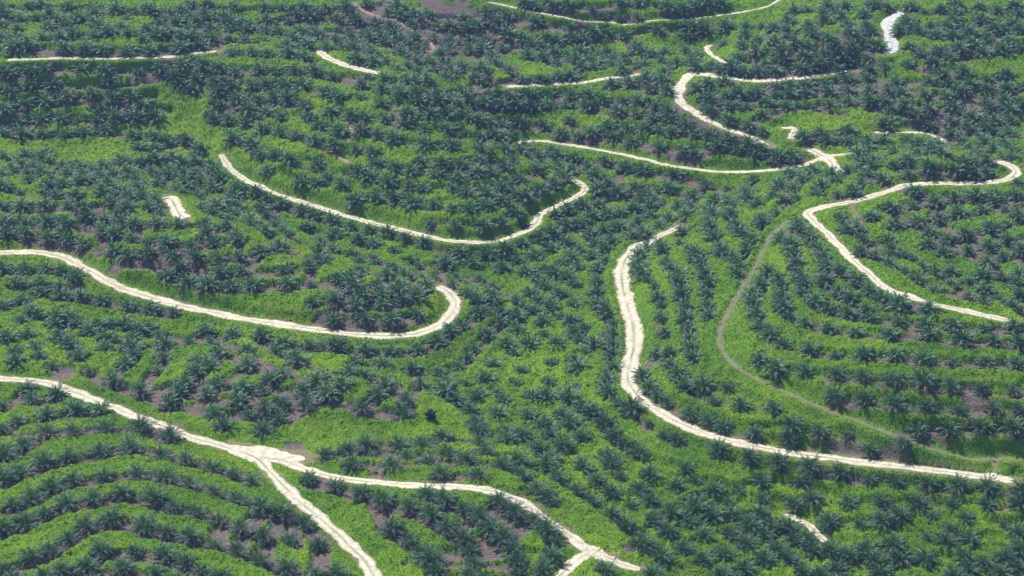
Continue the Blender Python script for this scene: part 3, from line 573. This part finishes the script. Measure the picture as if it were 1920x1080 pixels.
def plain(name, col, rough=.8, spec=.2, var=.25, scale=3.0):
    N = NT(name)
    f = N.noise(scale)
    c = N.ramp(f, [(.3, tuple(v * (1 - var) for v in col)), (.7, tuple(min(1, v * (1 + var)) for v in col))])
    p = N.n("ShaderNodeBsdfPrincipled"); p.inputs["Roughness"].default_value = rough; p.inputs["Specular IOR Level"].default_value = spec
    N.l(c, p.inputs["Base Color"]); N.l(p.outputs[0], N.out.inputs[0])
    return N.m

COVER_LO, COVER_MID, COVER_HI = (.026, .076, .005), (.100, .212, .010), (.222, .340, .013)
def cover_colour(N):
    big = N.noise(.035, 3); med = N.noise(.35, 3); fine = N.noise(2.2, 2)
    f = N.math('ADD', N.math('MULTIPLY', big, .45), N.math('ADD', N.math('MULTIPLY', med, .35), N.math('MULTIPLY', fine, .30)))
    return dry(N, N.ramp(f, [(.36, COVER_LO), (.54, COVER_MID), (.72, COVER_HI)]))
def dry(N, c):
    return N.mix(N.ramp(N.noise(.09, 4, .6), [(.58, (0, 0, 0)), (.72, (.45, .45, .45))]), c, (.19, .20, .030))
def cover_leaf_colour(N):
    big = N.noise(.035, 3); med = N.noise(.35, 3)
    f = N.math('ADD', N.math('MULTIPLY', big, .45), N.math('ADD', N.math('MULTIPLY', N.noise(.55, 3), .36), N.math('MULTIPLY', N.attr("tint"), .28)))
    return dry(N, N.ramp(f, [(.34, COVER_LO), (.54, COVER_MID), (.74, COVER_HI)]))
N = NT("land_surface")
f1 = N.noise(1.6, 5, .65); f2 = N.noise(.25, 4)
soilc = N.mix(N.ramp(f2, [(.4, (0, 0, 0)), (.62, (1, 1, 1))]), N.ramp(f1, [(.30, (.040, .030, .033)), (.52, (.100, .081, .083)), (.74, (.205, .172, .172))]), N.ramp(f1, [(.3, (.07, .048, .036)), (.7, (.165, .125, .10))]))
sandc = N.ramp(f1, [(.3, (.10, .10, .045)), (.7, (.20, .17, .105))])
col = N.mix(N.attr("soil"), N.mix(.35, cover_colour(N), (.022, .050, .008)), soilc)  # dark green mixed in: shade under the creeper leaves painted into the ground colour
col = N.mix(N.attr("verge"), col, sandc)
p = N.n("ShaderNodeBsdfPrincipled"); p.inputs["Roughness"].default_value = .9; p.inputs["Specular IOR Level"].default_value = .15
N.l(col, p.inputs["Base Color"])
bp = N.n("ShaderNodeBump"); bp.inputs["Strength"].default_value = .9; bp.inputs["Distance"].default_value = .35
N.l(N.noise(2.6, 4, .6), bp.inputs["Height"]); N.l(bp.outputs[0], p.inputs["Normal"]); N.l(p.outputs[0], N.out.inputs[0])
M_LAND = N.m

# ------------------------------------------------------------------ the land as one sheet, out to the horizon
def ext(g, far):
    return np.concatenate([g[0] - np.array(far)[::-1], g, g[-1] + np.array(far)])
FAR = [4., 12., 30., 70., 150., 400., 1200., 4000.]
ex, ey = ext(gx, FAR), ext(gy, FAR[:6] + [1200., 5000.])
k = len(FAR)
padf = lambda G: np.pad(G, k, mode='edge')
ZE = padf(ZT).copy()
EX, EY = np.meshgrid(ex, ey)
out = np.maximum(np.maximum(X0 - EX, EX - X1), np.maximum(Y0 - EY, EY - Y1))
m = out > 0
ZE[m] = (ZE[m] - 12) * np.exp(-out[m] / 150) + 12 * np.exp(-out[m] / 1500) + (vnoise(EX[m], EY[m], 60, 9) - .5) * 8 * (1 - np.exp(-out[m] / 60))
h, w = ZE.shape
V = np.stack([EX, EY, ZE], -1).reshape(-1, 3)
ii = np.arange(h * w).reshape(h, w)
Q = np.stack([ii[:-1, :-1], ii[:-1, 1:], ii[1:, 1:], ii[1:, :-1]], -1).reshape(-1, 4)
link("ground", mesh_np("ground", V, Q, mats=[M_LAND], smooth_sh=True, attrs={"soil": padf(soil), "verge": padf(verge * (RW > .6))}), kind="structure", label="terraced hills of green creeper and bare grey brown soil")

# ------------------------------------------------------------------ roads
def road_mat(name, lo, hi, green):
    N = NT(name)
    a = N.noise(.9, 5, .6); b = N.noise(.16, 3); c2 = N.noise(4.5, 3)
    base = N.ramp(N.math('ADD', N.math('MULTIPLY', a, .65), N.math('MULTIPLY', c2, .35)), [(.34, lo), (.60, hi)])
    acr = N.attr("across")                           # -1 .. 1 across the road: wheel tracks stay clean, middle and edges hold weeds
    mid = N.math('ABSOLUTE', acr)
    trk = N.math('ABSOLUTE', N.math('SUBTRACT', mid, .48))
    weed = N.math('MULTIPLY', N.ramp(trk, [(.18, (0, 0, 0)), (.46, (1, 1, 1))]), N.ramp(N.math('ADD', N.math('MULTIPLY', a, .6), N.math('MULTIPLY', b, .5)), [(.46, (0, 0, 0)), (.60, (1, 1, 1))]))
    col = N.mix(N.math('MULTIPLY', weed, green), base, (.10, .13, .035))
    p = N.n("ShaderNodeBsdfPrincipled"); p.inputs["Roughness"].default_value = .9; p.inputs["Specular IOR Level"].default_value = .2
    N.l(col, p.inputs["Base Color"])
    bp = N.n("ShaderNodeBump"); bp.inputs["Strength"].default_value = .5; bp.inputs["Distance"].default_value = .12
    N.l(a, bp.inputs["Height"]); N.l(bp.outputs[0], p.inputs["Normal"]); N.l(p.outputs[0], N.out.inputs[0])
    return N.m
RM = {"r": road_mat("pale_laterite", (.24, .205, .14), (.55, .51, .415), .8), "w": road_mat("white_gravel", (.26, .27, .28), (.46, .46, .45), .3),
      "g": road_mat("grassed_grey_track", (.065, .080, .038), (.150, .155, .092), 1.0), "s": road_mat("reddish_soil_path", (.16, .10, .07), (.29, .20, .145), .4)}
RN = {"r": "dirt_road", "w": "gravel_road", "g": "farm_track", "s": "footpath"}
ACR = np.array([-1, -.75, -.5, -.2, .2, .5, .75, 1])
for kind, wd, L, z, lab in road_lines:
    t = np.gradient(L, axis=0); t /= np.linalg.norm(t, axis=1)[:, None] + 1e-9
    nrm = np.stack([-t[:, 1], t[:, 0]], 1)
    s = np.arange(len(L)) * .8
    r0 = random.random() * 1000
    wl = wd / 2 * (1 + .32 * (vnoise(s + r0, s * 0, 4.5, 21) - .5) * 2) + (vnoise(s + r0, s * 0, 1.4, 22) - .5) * .8
    wr_ = wd / 2 * (1 + .32 * (vnoise(s + r0, s * 0 + 5, 4.5, 23) - .5) * 2) + (vnoise(s + r0, s * 0, 1.4, 24) - .5) * .8
    if lab.startswith('broad white'):
        wf = np.interp(np.arange(len(L)) / len(L), [0, .18, .42, .58, 1], [.7, 1.05, 1.1, .82, .66]); wl = wl * wf; wr_ = wr_ * wf
    taper = np.clip(np.minimum(s, s[-1] - s) / 2.0 + .55, 0, 1)
    if 'turning' in lab or 'junction where' in lab:
        q_ = np.linspace(-1, 1, len(L)); taper = np.sqrt(np.clip(1 - q_ ** 2, .02, 1)) * (.85 + .3 * vnoise(s + r0, s * 0, 2.2, 27))
    off = np.where(ACR[None] < 0, ACR[None] * wl[:, None], ACR[None] * wr_[:, None]) * taper[:, None]
    x = L[:, 0:1] + nrm[:, 0:1] * off; y = L[:, 1:2] + nrm[:, 1:2] * off
    zz = samp(ZT, x, y) + .10
    zz[:, [0, -1]] = samp(ZT, x, y)[:, [0, -1]] + .03
    if wd > 2: zz[:, [1, 6]] -= 0; zz[:, [2, 5]] -= .03
    m_, c_ = len(L), len(ACR)
    ii = np.arange(m_ * c_).reshape(m_, c_)
    Q = np.stack([ii[:-1, :-1], ii[1:, :-1], ii[1:, 1:], ii[:-1, 1:]], -1).reshape(-1, 4)[:, ::-1]
    me = mesh_np(RN[kind], np.stack([x, y, zz], -1).reshape(-1, 3), Q, mats=[RM[kind]], smooth_sh=True, attrs={"across": np.repeat(ACR[None] if "turning" not in lab and "junction where" not in lab else .5 * np.ones((1, c_)), m_, 0)})
    link(RN[kind], me, kind="structure", label=lab)

# ------------------------------------------------------------------ creeper cover: leaves standing off the ground
def in_view(x, y, margin):
    z = samp(ZS, x, y) - CAM_H
    dep = y * CP - z * SP
    return (np.abs(FPX * x / dep) < 960 + margin) & (np.abs(FPX * (y * SP + z * CP) / dep) < 540 + margin)
cells = []
for (ya, yb, dens, size) in [(360, 480, 9.0, .31), (480, 600, 6.5, .38), (600, 720, 4.6, .46), (720, 900, 3.0, .57)]:
    cnt = int((X1 - X0) * (yb - ya) * dens)
    x = rng.uniform(X0, X1, cnt); y = rng.uniform(ya, yb, cnt)
    ok = in_view(x, y, 130) & (samp(cover, x, y) > rng.uniform(.25, .95, cnt))
    x, y = x[ok], y[ok]
    cells.append((x, y, size * rng.uniform(.6, 1.45, len(x))))
lx = np.concatenate([c[0] for c in cells]); ly = np.concatenate([c[1] for c in cells]); ls = np.concatenate([c[2] for c in cells])
nl = len(lx)
lz = samp(ZT, lx, ly) + rng.uniform(-.02, .20, nl) * (.5 + samp(n1, lx, ly))
nv = rng.normal(0, .46, (nl, 3)); nv[:, 2] = 1; nv[:, 0] -= samp(gzx, lx, ly); nv[:, 1] -= samp(gzy, lx, ly)
nv /= np.linalg.norm(nv, axis=1)[:, None]
th = rng.uniform(0, 2 * math.pi, nl)
a0 = np.stack([np.cos(th), np.sin(th), np.zeros(nl)], 1)
e1 = a0 - nv * (a0 * nv).sum(1)[:, None]; e1 /= np.linalg.norm(e1, axis=1)[:, None]
e2 = np.cross(nv, e1)
c0 = np.stack([lx, ly, lz], 1)
S = ls[:, None]
V = np.stack([c0 - e1 * S * .62, c0 + e2 * S * .45 - nv * S * .10, c0 + e1 * S * .62, c0 - e2 * S * .45 - nv * S * .10], 1).reshape(-1, 3)
Q = np.arange(nl * 4).reshape(-1, 4)
print("cover leaves", nl)
M_COVER = foliage("creeper_leaf", cover_leaf_colour, rough=.8, trans=.34, spec=.10, tmul=(1.35, 1.35, .4))
link("creeper_cover", mesh_np("creeper_cover", V, Q, mats=[M_COVER], attrs={"tint": np.repeat(rng.random(nl), 4)}), kind="stuff", label="bright green creeper leaves matting the terrace banks and valley floor", category="ground cover")

# ------------------------------------------------------------------ oil palms
def palm_col(N):
    oi = N.n("ShaderNodeObjectInfo").outputs["Random"]
    f = N.math('ADD', N.math('MULTIPLY', N.noise(.9, 3), .35), N.math('ADD', N.math('MULTIPLY', N.attr("tint"), .4), N.math('MULTIPLY', oi, .25)))
    return N.mix(N.math('GREATER_THAN', N.attr('tint'), 1.2), N.ramp(f, [(.25, (.014, .042, .029)), (.5, (.028, .078, .047)), (.8, (.058, .135, .066))]), (.13, .10, .035))
def young_col(N):
    f = N.math('ADD', N.math('MULTIPLY', N.noise(.9, 3), .5), N.math('MULTIPLY', N.attr("tint"), .5))
    return N.ramp(f, [(.25, (.035, .090, .020)), (.75, (.075, .165, .030))])
M_FROND = foliage("palm_frond", palm_col, rough=.5, trans=.16, spec=.4, tmul=(1.2, 1.6, .6))
M_YOUNG = foliage("young_palm_frond", young_col, rough=.4, trans=.3, spec=.5, tmul=(1.4, 1.6, .5))
M_TRUNK = plain("palm_trunk_bark", (.075, .055, .045), .95, .1, .45, 6.0)
def frond(V, T, tint, r, org, az, e0, bend, Ln, npair, lw, ll0, dead=False):
    ca, sa = math.cos(az), math.sin(az)
    hz = np.array([ca, sa, 0.]); side = np.array([-sa, ca, 0.]); up = np.array([0, 0, 1.])
    roll = r.uniform(-.35, .35); tv = 1.6 if dead else r.random()
    ns = npair + 1
    pos = np.array(org, float); P = [pos.copy()]; D = []
    for k in range(ns):
        s = k / (ns - 1)
        e = e0 - bend * s ** 1.4
        d = hz * math.cos(e) + up * math.sin(e)
        D.append(d); pos = pos + d * Ln / ns; P.append(pos.copy())
    def tri(a, b, c):
        n0 = len(V); V.extend([a, b, c]); T.append((n0, n0 + 1, n0 + 2)); tint.extend([tv] * 3)
    for k in range(ns):                                # rachis
        wdt = .055 * (1 - .8 * k / ns)
        n0 = len(V)
        V.extend([P[k] - side * wdt, P[k] + side * wdt, P[k + 1]]); T.append((n0, n0 + 1, n0 + 2)); tint.extend([tv] * 3)
    for k in range(1, ns):
        s = k / ns
        if s < .16: continue
        prof = min(1.0, (s - .1) / .25) * (1.0 - .55 * max(0, s - .55) / .45)
        ll = ll0 * prof
        d = D[k]; nrm = np.cross(side, d)
        if nrm[2] < 0: nrm = -nrm
        fw = .55 + .9 * s
        for sg in (-1, 1):
            lift = .42 - .5 * s + r.uniform(-.35, .35)
            sd = side * sg * math.cos(roll) + nrm * math.sin(roll) * sg
            q = sd + d * fw + nrm * lift
            q = q / np.linalg.norm(q)
            b = P[k]
            tip = b + q * ll * r.uniform(.85, 1.12) - up * ll * .26
            wv = d * lw * .5 + nrm * lw * r.uniform(-.25, .25)
            n0 = len(V)
            midp = b + q * ll * .5
            V.extend([b - wv * .7, b + wv * .7, midp + wv * .9, tip, midp - wv * .9]); 
            T.append((n0, n0 + 1, n0 + 2)); T.append((n0, n0 + 2, n0 + 4)); T.append((n0 + 4, n0 + 2, n0 + 3)); tint.extend([tv] * 5)
def palm_variant(seed, npair, nf, lw, small=False):
    r = random.Random(seed)
    top = .85 + r.uniform(-.15, .25)
    cv, ct, ci = [], [], []; yv, yt, yi = [], [], []
    az = r.random() * 6.28
    for i in range(nf):
        az += 2.39996 + r.uniform(-.25, .25)
        q = i / (nf - 1)                               # 0 oldest and lowest, 1 newest
        e0 = math.radians(4 + 62 * q ** .8 + r.uniform(-8, 8))
        bend = math.radians(78 - 30 * q + r.uniform(-12, 12))
        Ln = (3.15 + .65 * math.sin(q * 2.6)) * r.uniform(.88, 1.1)
        org = (math.cos(az) * .16, math.sin(az) * .16, top - .25 + .3 * q)
        frond(cv, ct, ci, r, org, az, e0 - (.35 if i < 2 else 0), bend, Ln, npair, lw, .82, dead=i < 5 and r.random() < .4)
    for i in range(5 + (seed % 3)):
        az += 2.39996
        frond(yv, yt, yi, r, (0, 0, top + .1), az, math.radians(r.uniform(66, 86)), math.radians(r.uniform(18, 42)), r.uniform(2.3, 3.0), npair, lw, .55)
    # trunk with old leaf bases
    tv, tt = [], []
    rings = [(-.6, .42), (0, .46), (.25, .40), (.5, .36), (top, .30), (top + .18, .12)]
    for zz, rad in rings:
        for k in range(10):
            a = k * math.pi / 5
            rr = rad * (1 + .16 * ((k + rings.index((zz, rad))) % 2))
            tv.append((rr * math.cos(a), rr * math.sin(a), zz))
    for a in range(len(rings) - 1):
        for k in range(10):
            b = a * 10 + k; c = a * 10 + (k + 1) % 10
            tt += [(b, c, c + 10), (b, c + 10, b + 10)]
    for k in range(8):                                 # stubs
        a = k * 2.4; zz = .15 + .09 * k
        n0 = len(tv); h_ = np.array([math.cos(a), math.sin(a), 0]); s_ = np.array([-math.sin(a), math.cos(a), 0])
        tv += [tuple(h_ * .32 - s_ * .09 + np.array([0, 0, zz])), tuple(h_ * .32 + s_ * .09 + np.array([0, 0, zz])), tuple(h_ * .34 + np.array([0, 0, zz + .14])), tuple(h_ * .72 + np.array([0, 0, zz + .34]))]
        tt += [(n0, n0 + 1, n0 + 3), (n0 + 1, n0 + 2, n0 + 3), (n0 + 2, n0, n0 + 3)]
    return [np.array(cv), np.array(ct), np.array(ci)], [np.array(yv), np.array(yt), np.array(yi)], [np.array(tv, float), np.array(tt)]
NEARV = [palm_variant(100 + s, 20, 34, .15) for s in range(6)]
near_meshes = []
for c, y_, t_ in NEARV:
    near_meshes.append((mesh_np("palm_trunk", t_[0], tris=t_[1], mats=[M_TRUNK]),
                        mesh_np("palm_crown", c[0], tris=c[1], mats=[M_FROND], attrs={"tint": c[2]}),
                        mesh_np("young_fronds", y_[0], tris=y_[1], mats=[M_YOUNG], attrs={"tint": y_[2]})))
FARV = [palm_variant(300 + s, 11, 30, .30) for s in range(6)]

pzf = samp(ZL, PX, PY) + .03
dist = np.sqrt(PX ** 2 + PY ** 2 + (CAM_H - pzf) ** 2)
psize = np.clip(rng.normal(0.85, .10, len(PX)), .62, 1.06) * np.where(SMALL, .66, 1.0) * np.interp(dist, [480, 800], [1.13, 1.36])
prot = rng.uniform(0, 6.283, len(PX)); pvar = rng.integers(0, 6, len(PX))
ptint = rng.uniform(-.15, .35, len(PX))
ptilt = rng.normal(0, .08, (len(PX), 2))
vis = np.zeros(len(PX), bool)
vis[:NPHOTO] = (PPX > -6) & (PPX < 1926) & (PPY > -6) & (PPY < 1088)
cand = [i for i in np.nonzero(keep & vis)[0]]
cand.sort(key=lambda i: dist[i])
named = [i for i in cand if ROWS[ROWID[i]][1]][:300]
nearest_set = set(named)
ORD = ["first", "second", "third", "fourth", "fifth", "sixth", "seventh", "eighth", "ninth", "tenth", "eleventh", "twelfth", "thirteenth", "fourteenth", "fifteenth", "sixteenth", "seventeenth", "eighteenth", "nineteenth", "twentieth", "twenty-first", "twenty-second", "twenty-third", "twenty-fourth", "twenty-fifth"]
labels = {}
for ri, (tile, nm, s) in enumerate(ROWS):
    if not nm: continue
    mem = [i for i in cand if ROWID[i] == ri]
    if not mem: continue
    if nm[0] == "?":
        mem.sort(key=lambda i: -PPY[i])
        ranks = []; cur = []
        for i in mem:
            if cur and PPY[cur[0]] - PPY[i] > 34: ranks.append(cur); cur = []
            cur.append(i)
        ranks.append(cur)
        for k, rk in enumerate(ranks):
            rk.sort(key=lambda i: PPX[i])
            for j, i in enumerate(rk):
                a = "small oil palm" if SMALL[i] else "oil palm"
                labels[i] = f"{a}, {ORD[j]} from left in {ORD[k]} rank up, {nm[1:]}"
    else:
        vert = np.ptp(PPY[mem]) > np.ptp(PPX[mem]) * 1.2
        mem.sort(key=(lambda i: PPY[i]) if vert else (lambda i: PPX[i]))
        for j, i in enumerate(mem):
            a = "small oil palm" if SMALL[i] else "oil palm"
            labels[i] = f"{a}, {ORD[j]} from {'the top' if vert else 'left'}, {nm}"
for i in named:
    tm, cm, ym = near_meshes[pvar[i]]
    o = bpy.data.objects.new("oil_palm", None); COL.objects.link(o)
    o.empty_display_size = .5
    o.location = (PX[i], PY[i], pzf[i]); o.rotation_euler = (ptilt[i, 0], ptilt[i, 1], prot[i]); o.scale = (psize[i],) * 3
    o["label"] = labels[i]; o["category"] = "palm tree"; o["group"] = "young oil palms planted along the terraces"
    for nm, me in (("trunk", tm), ("crown", cm), ("young_fronds", ym)):
        link(nm, me, o)
# the many smaller palms beyond them
rest = [i for i in np.nonzero(keep)[0] if i not in nearest_set]
BV, BT, BM, BI = [], [], [], []
nb = 0
for i in rest:
    c, y_, t_ = FARV[pvar[i]]
    a = prot[i]; s = psize[i]; ca, sa = math.cos(a), math.sin(a)
    for mi, part in enumerate((c, y_, t_)):
        v = part[0] * s
        x = v[:, 0] * ca - v[:, 1] * sa + PX[i] + ptilt[i, 0] * v[:, 2]; y = v[:, 0] * sa + v[:, 1] * ca + PY[i] + ptilt[i, 1] * v[:, 2]
        BV.append(np.stack([x, y, v[:, 2] + pzf[i]], 1).astype(np.float32)); BT.append(part[1] + nb); nb += len(v)
        BM.append(np.full(len(part[1]), mi)); BI.append(np.where(part[2] > 1.2, 1.6, np.clip(part[2] * .8 + ptint[i], 0, 1)) if mi < 2 else np.zeros(len(v)))
print("near palms", len(named), "far", len(rest), "verts", nb)
link("distant_palms", mesh_np("distant_palms", np.concatenate(BV), tris=np.concatenate(BT), mats=[M_FROND, M_YOUNG, M_TRUNK], mat_idx=np.concatenate(BM), attrs={"tint": np.concatenate(BI)}),
     kind="stuff", label="rows of smaller oil palms receding over the terraced hills", category="palm trees")

# ------------------------------------------------------------------ the few small things among the palms
def land_pt(px, py, lift=0.0):
    x, y = to_land(np.array([float(px)]), np.array([float(py)]), lift)
    return float(x[0]), float(y[0]), float(samp(ZT, x, y)[0])
def thing(name, loc, rz, label, cat, group=None):
    o = bpy.data.objects.new(name, None); COL.objects.link(o); o.empty_display_size = .4
    o.location = loc; o.rotation_euler = (0, 0, rz); o["label"] = label; o["category"] = cat
    if group: o["group"] = group
    return o
def tubes(segs, sides=8):
    V, T = [], []
    for (p, q, r0, r1) in segs:
        p, q = np.array(p, float), np.array(q, float); d = (q - p) / np.linalg.norm(q - p)
        a = np.cross(d, [0, 0, 1.]) if abs(d[2]) < .9 else np.cross(d, [1., 0, 0]); a /= np.linalg.norm(a); b = np.cross(d, a)
        n0 = len(V)
        for k in range(sides):
            t = 2 * math.pi * k / sides; o = a * math.cos(t) + b * math.sin(t)
            V += [p + o * r0, q + o * r1]
        V += [p, q]
        for k in range(sides):
            i0, i1 = n0 + 2 * k, n0 + 2 * ((k + 1) % sides)
            T += [(i0, i1, i1 + 1), (i0, i1 + 1, i0 + 1), (i0, n0 + 2 * sides, i1), (i0 + 1, i1 + 1, n0 + 2 * sides + 1)]
    return np.array(V), T
def tube_obj(name, segs, mat, parent, sides=8):
    v, t = tubes(segs, sides); return link(name, mesh_np(name, v, tris=t, mats=[mat]), parent)
def ring_obj(name, R0, r0, mat, parent, loc):
    V, Q = [], []
    for i in range(20):
        a = i * math.pi / 10
        for j in range(8):
            b = j * math.pi / 4
            V.append((0 + r0 * math.sin(b), (R0 + r0 * math.cos(b)) * math.cos(a), (R0 + r0 * math.cos(b)) * math.sin(a)))
            Q.append((i * 8 + j, ((i + 1) % 20) * 8 + j, ((i + 1) % 20) * 8 + (j + 1) % 8, i * 8 + (j + 1) % 8))
    o = link(name, mesh_np(name, V, Q, mats=[mat], smooth_sh=True), parent); o.location = loc; return o
M_DARK = plain("dark_metal", (.03, .03, .035), .45, .5, .2, 5)
M_TYRE = plain("tyre_rubber", (.02, .02, .02), .9, .2, .2, 5)
M_WOOD = plain("weathered_wood", (.10, .075, .055), .9, .1, .4, 6)
M_WHITE = plain("white_paint", (.78, .78, .75), .6, .3, .06, 3)
M_SKIN = plain("skin", (.30, .17, .11), .6, .3, .1, 4)
M_CLOTH = plain("dark_clothes", (.035, .035, .05), .9, .1, .2, 6)
# motorbike and rider on the straight ridge road
rl = road_lines[4][2]; bx, by, bz = land_pt(273, 108)
kk = int(np.argmin(np.hypot(rl[:, 0] - bx, rl[:, 1] - by))); bx, by = rl[kk]; bz = float(samp(ZT, bx, by)) + .1
dr = rl[min(kk + 2, len(rl) - 1)] - rl[kk - 2]; hd = math.atan2(dr[1], dr[0]) - math.pi / 2
mb = thing("motorbike", (bx, by, bz), hd, "dark motorbike on the straight ridge road at upper left", "motorbike")
for yy in (-.62, .62):
    wh = ring_obj("wheel", .25, .055, M_TYRE, mb, (0, yy, .305))
    tube_obj("rim", [((-.03, 0, 0), (.03, 0, 0), .20, .20)], M_DARK, wh, 14)
tube_obj("frame", [((0, -.62, .31), (0, -.05, .40), .035, .05), ((0, -.05, .40), (0, .38, .72), .05, .04), ((0, -.1, .32), (0, .18, .36), .16, .15), ((-.12, -.62, .3), (-.12, -.1, .3), .05, .03)], M_DARK, mb)
tube_obj("fork", [((.07, .62, .31), (.07, .40, .92), .025, .025), ((-.07, .62, .31), (-.07, .40, .92), .025, .025)], M_DARK, mb)
tube_obj("handlebar", [((-.34, .30, .98), (0, .40, .94), .02, .02), ((.34, .30, .98), (0, .40, .94), .02, .02)], M_DARK, mb)
tube_obj("seat", [((0, -.62, .76), (0, .02, .72), .10, .12)], M_TYRE, mb)
tube_obj("fuel_tank", [((0, .02, .74), (0, .36, .80), .13, .10)], plain("red_paint", (.25, .02, .02), .4, .5, .1), mb)
me = bpy.data.meshes.new("person")
J = [(0, -.20, .84, .15), (0, -.16, 1.08, .15), (0, -.10, 1.32, .17), (0, -.06, 1.44, .07), (0, -.03, 1.53, .085), (0, -.01, 1.64, .10), (0, -.01, 1.73, .07)]
Vv = [j[:3] for j in J]; Rr = [j[3] for j in J]; Ee = [(i, i + 1) for i in range(6)]
def chain(root, pts):
    p = root
    for x, y, z, r in pts: Vv.append((x, y, z)); Rr.append(r); Ee.append((p, len(Vv) - 1)); p = len(Vv) - 1
    return p
for sx in (-1, 1):
    chain(2, [(sx * .19, -.09, 1.36, .065), (sx * .30, .05, 1.14, .05), (sx * .31, .25, 1.03, .038), (sx * .31, .32, 1.01, .035)])
    chain(0, [(sx * .12, -.10, .82, .10), (sx * .19, .26, .70, .075), (sx * .19, .10, .38, .05), (sx * .19, .22, .32, .045)])
me.from_pydata(Vv, Ee, []); me.materials.append(M_CLOTH)
person = link("person", me, label="rider in dark clothes sitting on the motorbike on the ridge road", category="person")
person.location = (bx, by, bz); person.rotation_euler = (0, 0, hd)
sk = person.modifiers.new("skin", 'SKIN')
for i, r in enumerate(Rr): me.skin_vertices[0].data[i].radius = (r, r); me.skin_vertices[0].data[i].use_root = (i == 0)
person.modifiers.new("sub", 'SUBSURF').levels = 1
tube_obj("head", [((0, -.03, 1.52), (0, -.015, 1.64), .085, .112)], M_SKIN, person, 12)
tube_obj("hat", [((0, -.02, 1.645), (0, -.02, 1.66), .17, .12), ((0, -.02, 1.66), (0, -.02, 1.76), .12, .07)], M_CLOTH, person, 12)
# short post beside the ridge road, white sign on a pole, white sack, dark shrub
x, y, z = land_pt(1102, 160)
po = thing("wooden_post", (x, y, z - .2), 0, "short weathered wooden post beside the upper ridge road", "post")
tube_obj("shaft", [((0, 0, 0), (.04, 0, 1.75), .11, .09)], M_WOOD, po, 8); tube_obj("cap", [((.04, 0, 1.75), (.04, 0, 1.82), .12, .05)], M_WOOD, po, 8)
x, y, z = land_pt(55, 671)
sg_ = thing("sign", (x, y, z - .2), -.1, "small blank white sign on a thin pole among palms at left", "sign")
tube_obj("pole", [((0, 0, 0), (0, 0, 2.75), .05, .045)], M_DARK, sg_, 8)
pw, ph, pt = .62, .30, .03
v = [(a * pw, b * pt - .08, 2.5 + c * ph) for a in (-1, 1) for b in (-1, 1) for c in (-1, 1)]
link("panel", mesh_np("panel", v, [(0, 1, 3, 2), (4, 6, 7, 5), (0, 4, 5, 1), (2, 3, 7, 6), (0, 2, 6, 4), (1, 5, 7, 3)], mats=[M_WHITE]), sg_)
x, y, z = land_pt(1003, 756)
v, f = [], []
for i in range(7):
    a = i / 6; rr = .36 * math.sin(math.pi * min(.97, .22 + .72 * a)) ** .6 * (1 if i < 5 else .45)
    for j in range(10):
        b = j * math.pi / 5; w_ = rr * (1 + .12 * math.sin(3 * b + i))
        v.append((w_ * math.cos(b), w_ * .8 * math.sin(b), -.05 + .85 * a))
for i in range(6):
    for j in range(10): f.append((i * 10 + j, i * 10 + (j + 1) % 10, i * 10 + 10 + (j + 1) % 10, i * 10 + 10 + j))
o = link("sack", mesh_np("sack", v, f, mats=[M_WHITE], smooth_sh=True), label="small white sack lying among palms on the middle valley floor", category="sack"); o.location = (x, y, z - .05)
x, y, z = land_pt(808, 790)
sh = thing("shrub", (x, y, z - .1), 0, "lone dark round shrub right of the bright green bank", "shrub")
tube_obj("stem", [((0, 0, 0), (.1, 0, 1.0), .10, .07), ((.1, 0, 1.0), (.6, .2, 2.0), .06, .03), ((.1, 0, 1.0), (-.5, -.2, 2.1), .06, .03), ((.05, 0, .8), (0, .5, 2.2), .05, .02)], M_WOOD, sh)
m_ = 1500
q = rng.normal(0, 1, (m_, 3)); q /= np.linalg.norm(q, axis=1)[:, None]
rad = (.65 + .5 * rng.random(m_)) * (1 + .28 * np.sin(q[:, 0] * 5) * np.cos(q[:, 2] * 4 + q[:, 1] * 3))
cpt = q * rad[:, None] * np.array([1.25, 1.15, 1.15]) + np.array([0, 0, 1.65])
u1 = rng.normal(0, 1, (m_, 3)); u1 /= np.linalg.norm(u1, axis=1)[:, None]; u2 = np.cross(u1, q + .4 * rng.normal(0, 1, (m_, 3))); u2 /= np.linalg.norm(u2, axis=1)[:, None]
sz = .17
v = np.stack([cpt - u1 * sz, cpt + u2 * sz * .7, cpt + u1 * sz, cpt - u2 * sz * .7], 1).reshape(-1, 3)
link("foliage", mesh_np("foliage", v, np.arange(m_ * 4).reshape(-1, 4), mats=[M_FROND], attrs={"tint": np.repeat(rng.random(m_), 4) * .5}), sh)

# ------------------------------------------------------------------ haze: one closed box of air round camera and land
b0, b1 = (-5200, -400, -30), (5200, 6800, 262)
hv = [(x, y, z) for z in (b0[2], b1[2]) for y in (b0[1], b1[1]) for x in (b0[0], b1[0])]
hq = [(0, 2, 3, 1), (4, 5, 7, 6), (0, 1, 5, 4), (2, 6, 7, 3), (0, 4, 6, 2), (1, 3, 7, 5)]
N = NT("haze_air")
pv = N.n("ShaderNodeVolumePrincipled"); pv.inputs["Color"].default_value = (.30, .54, 1.0, 1); pv.inputs["Density"].default_value = .00010
pv.inputs["Anisotropy"].default_value = 0.1
N.l(pv.outputs[0], N.out.inputs["Volume"])
link("haze", mesh_np("haze", hv, hq, mats=[N.m]), kind="stuff", label="thin bluish haze over the far hills")
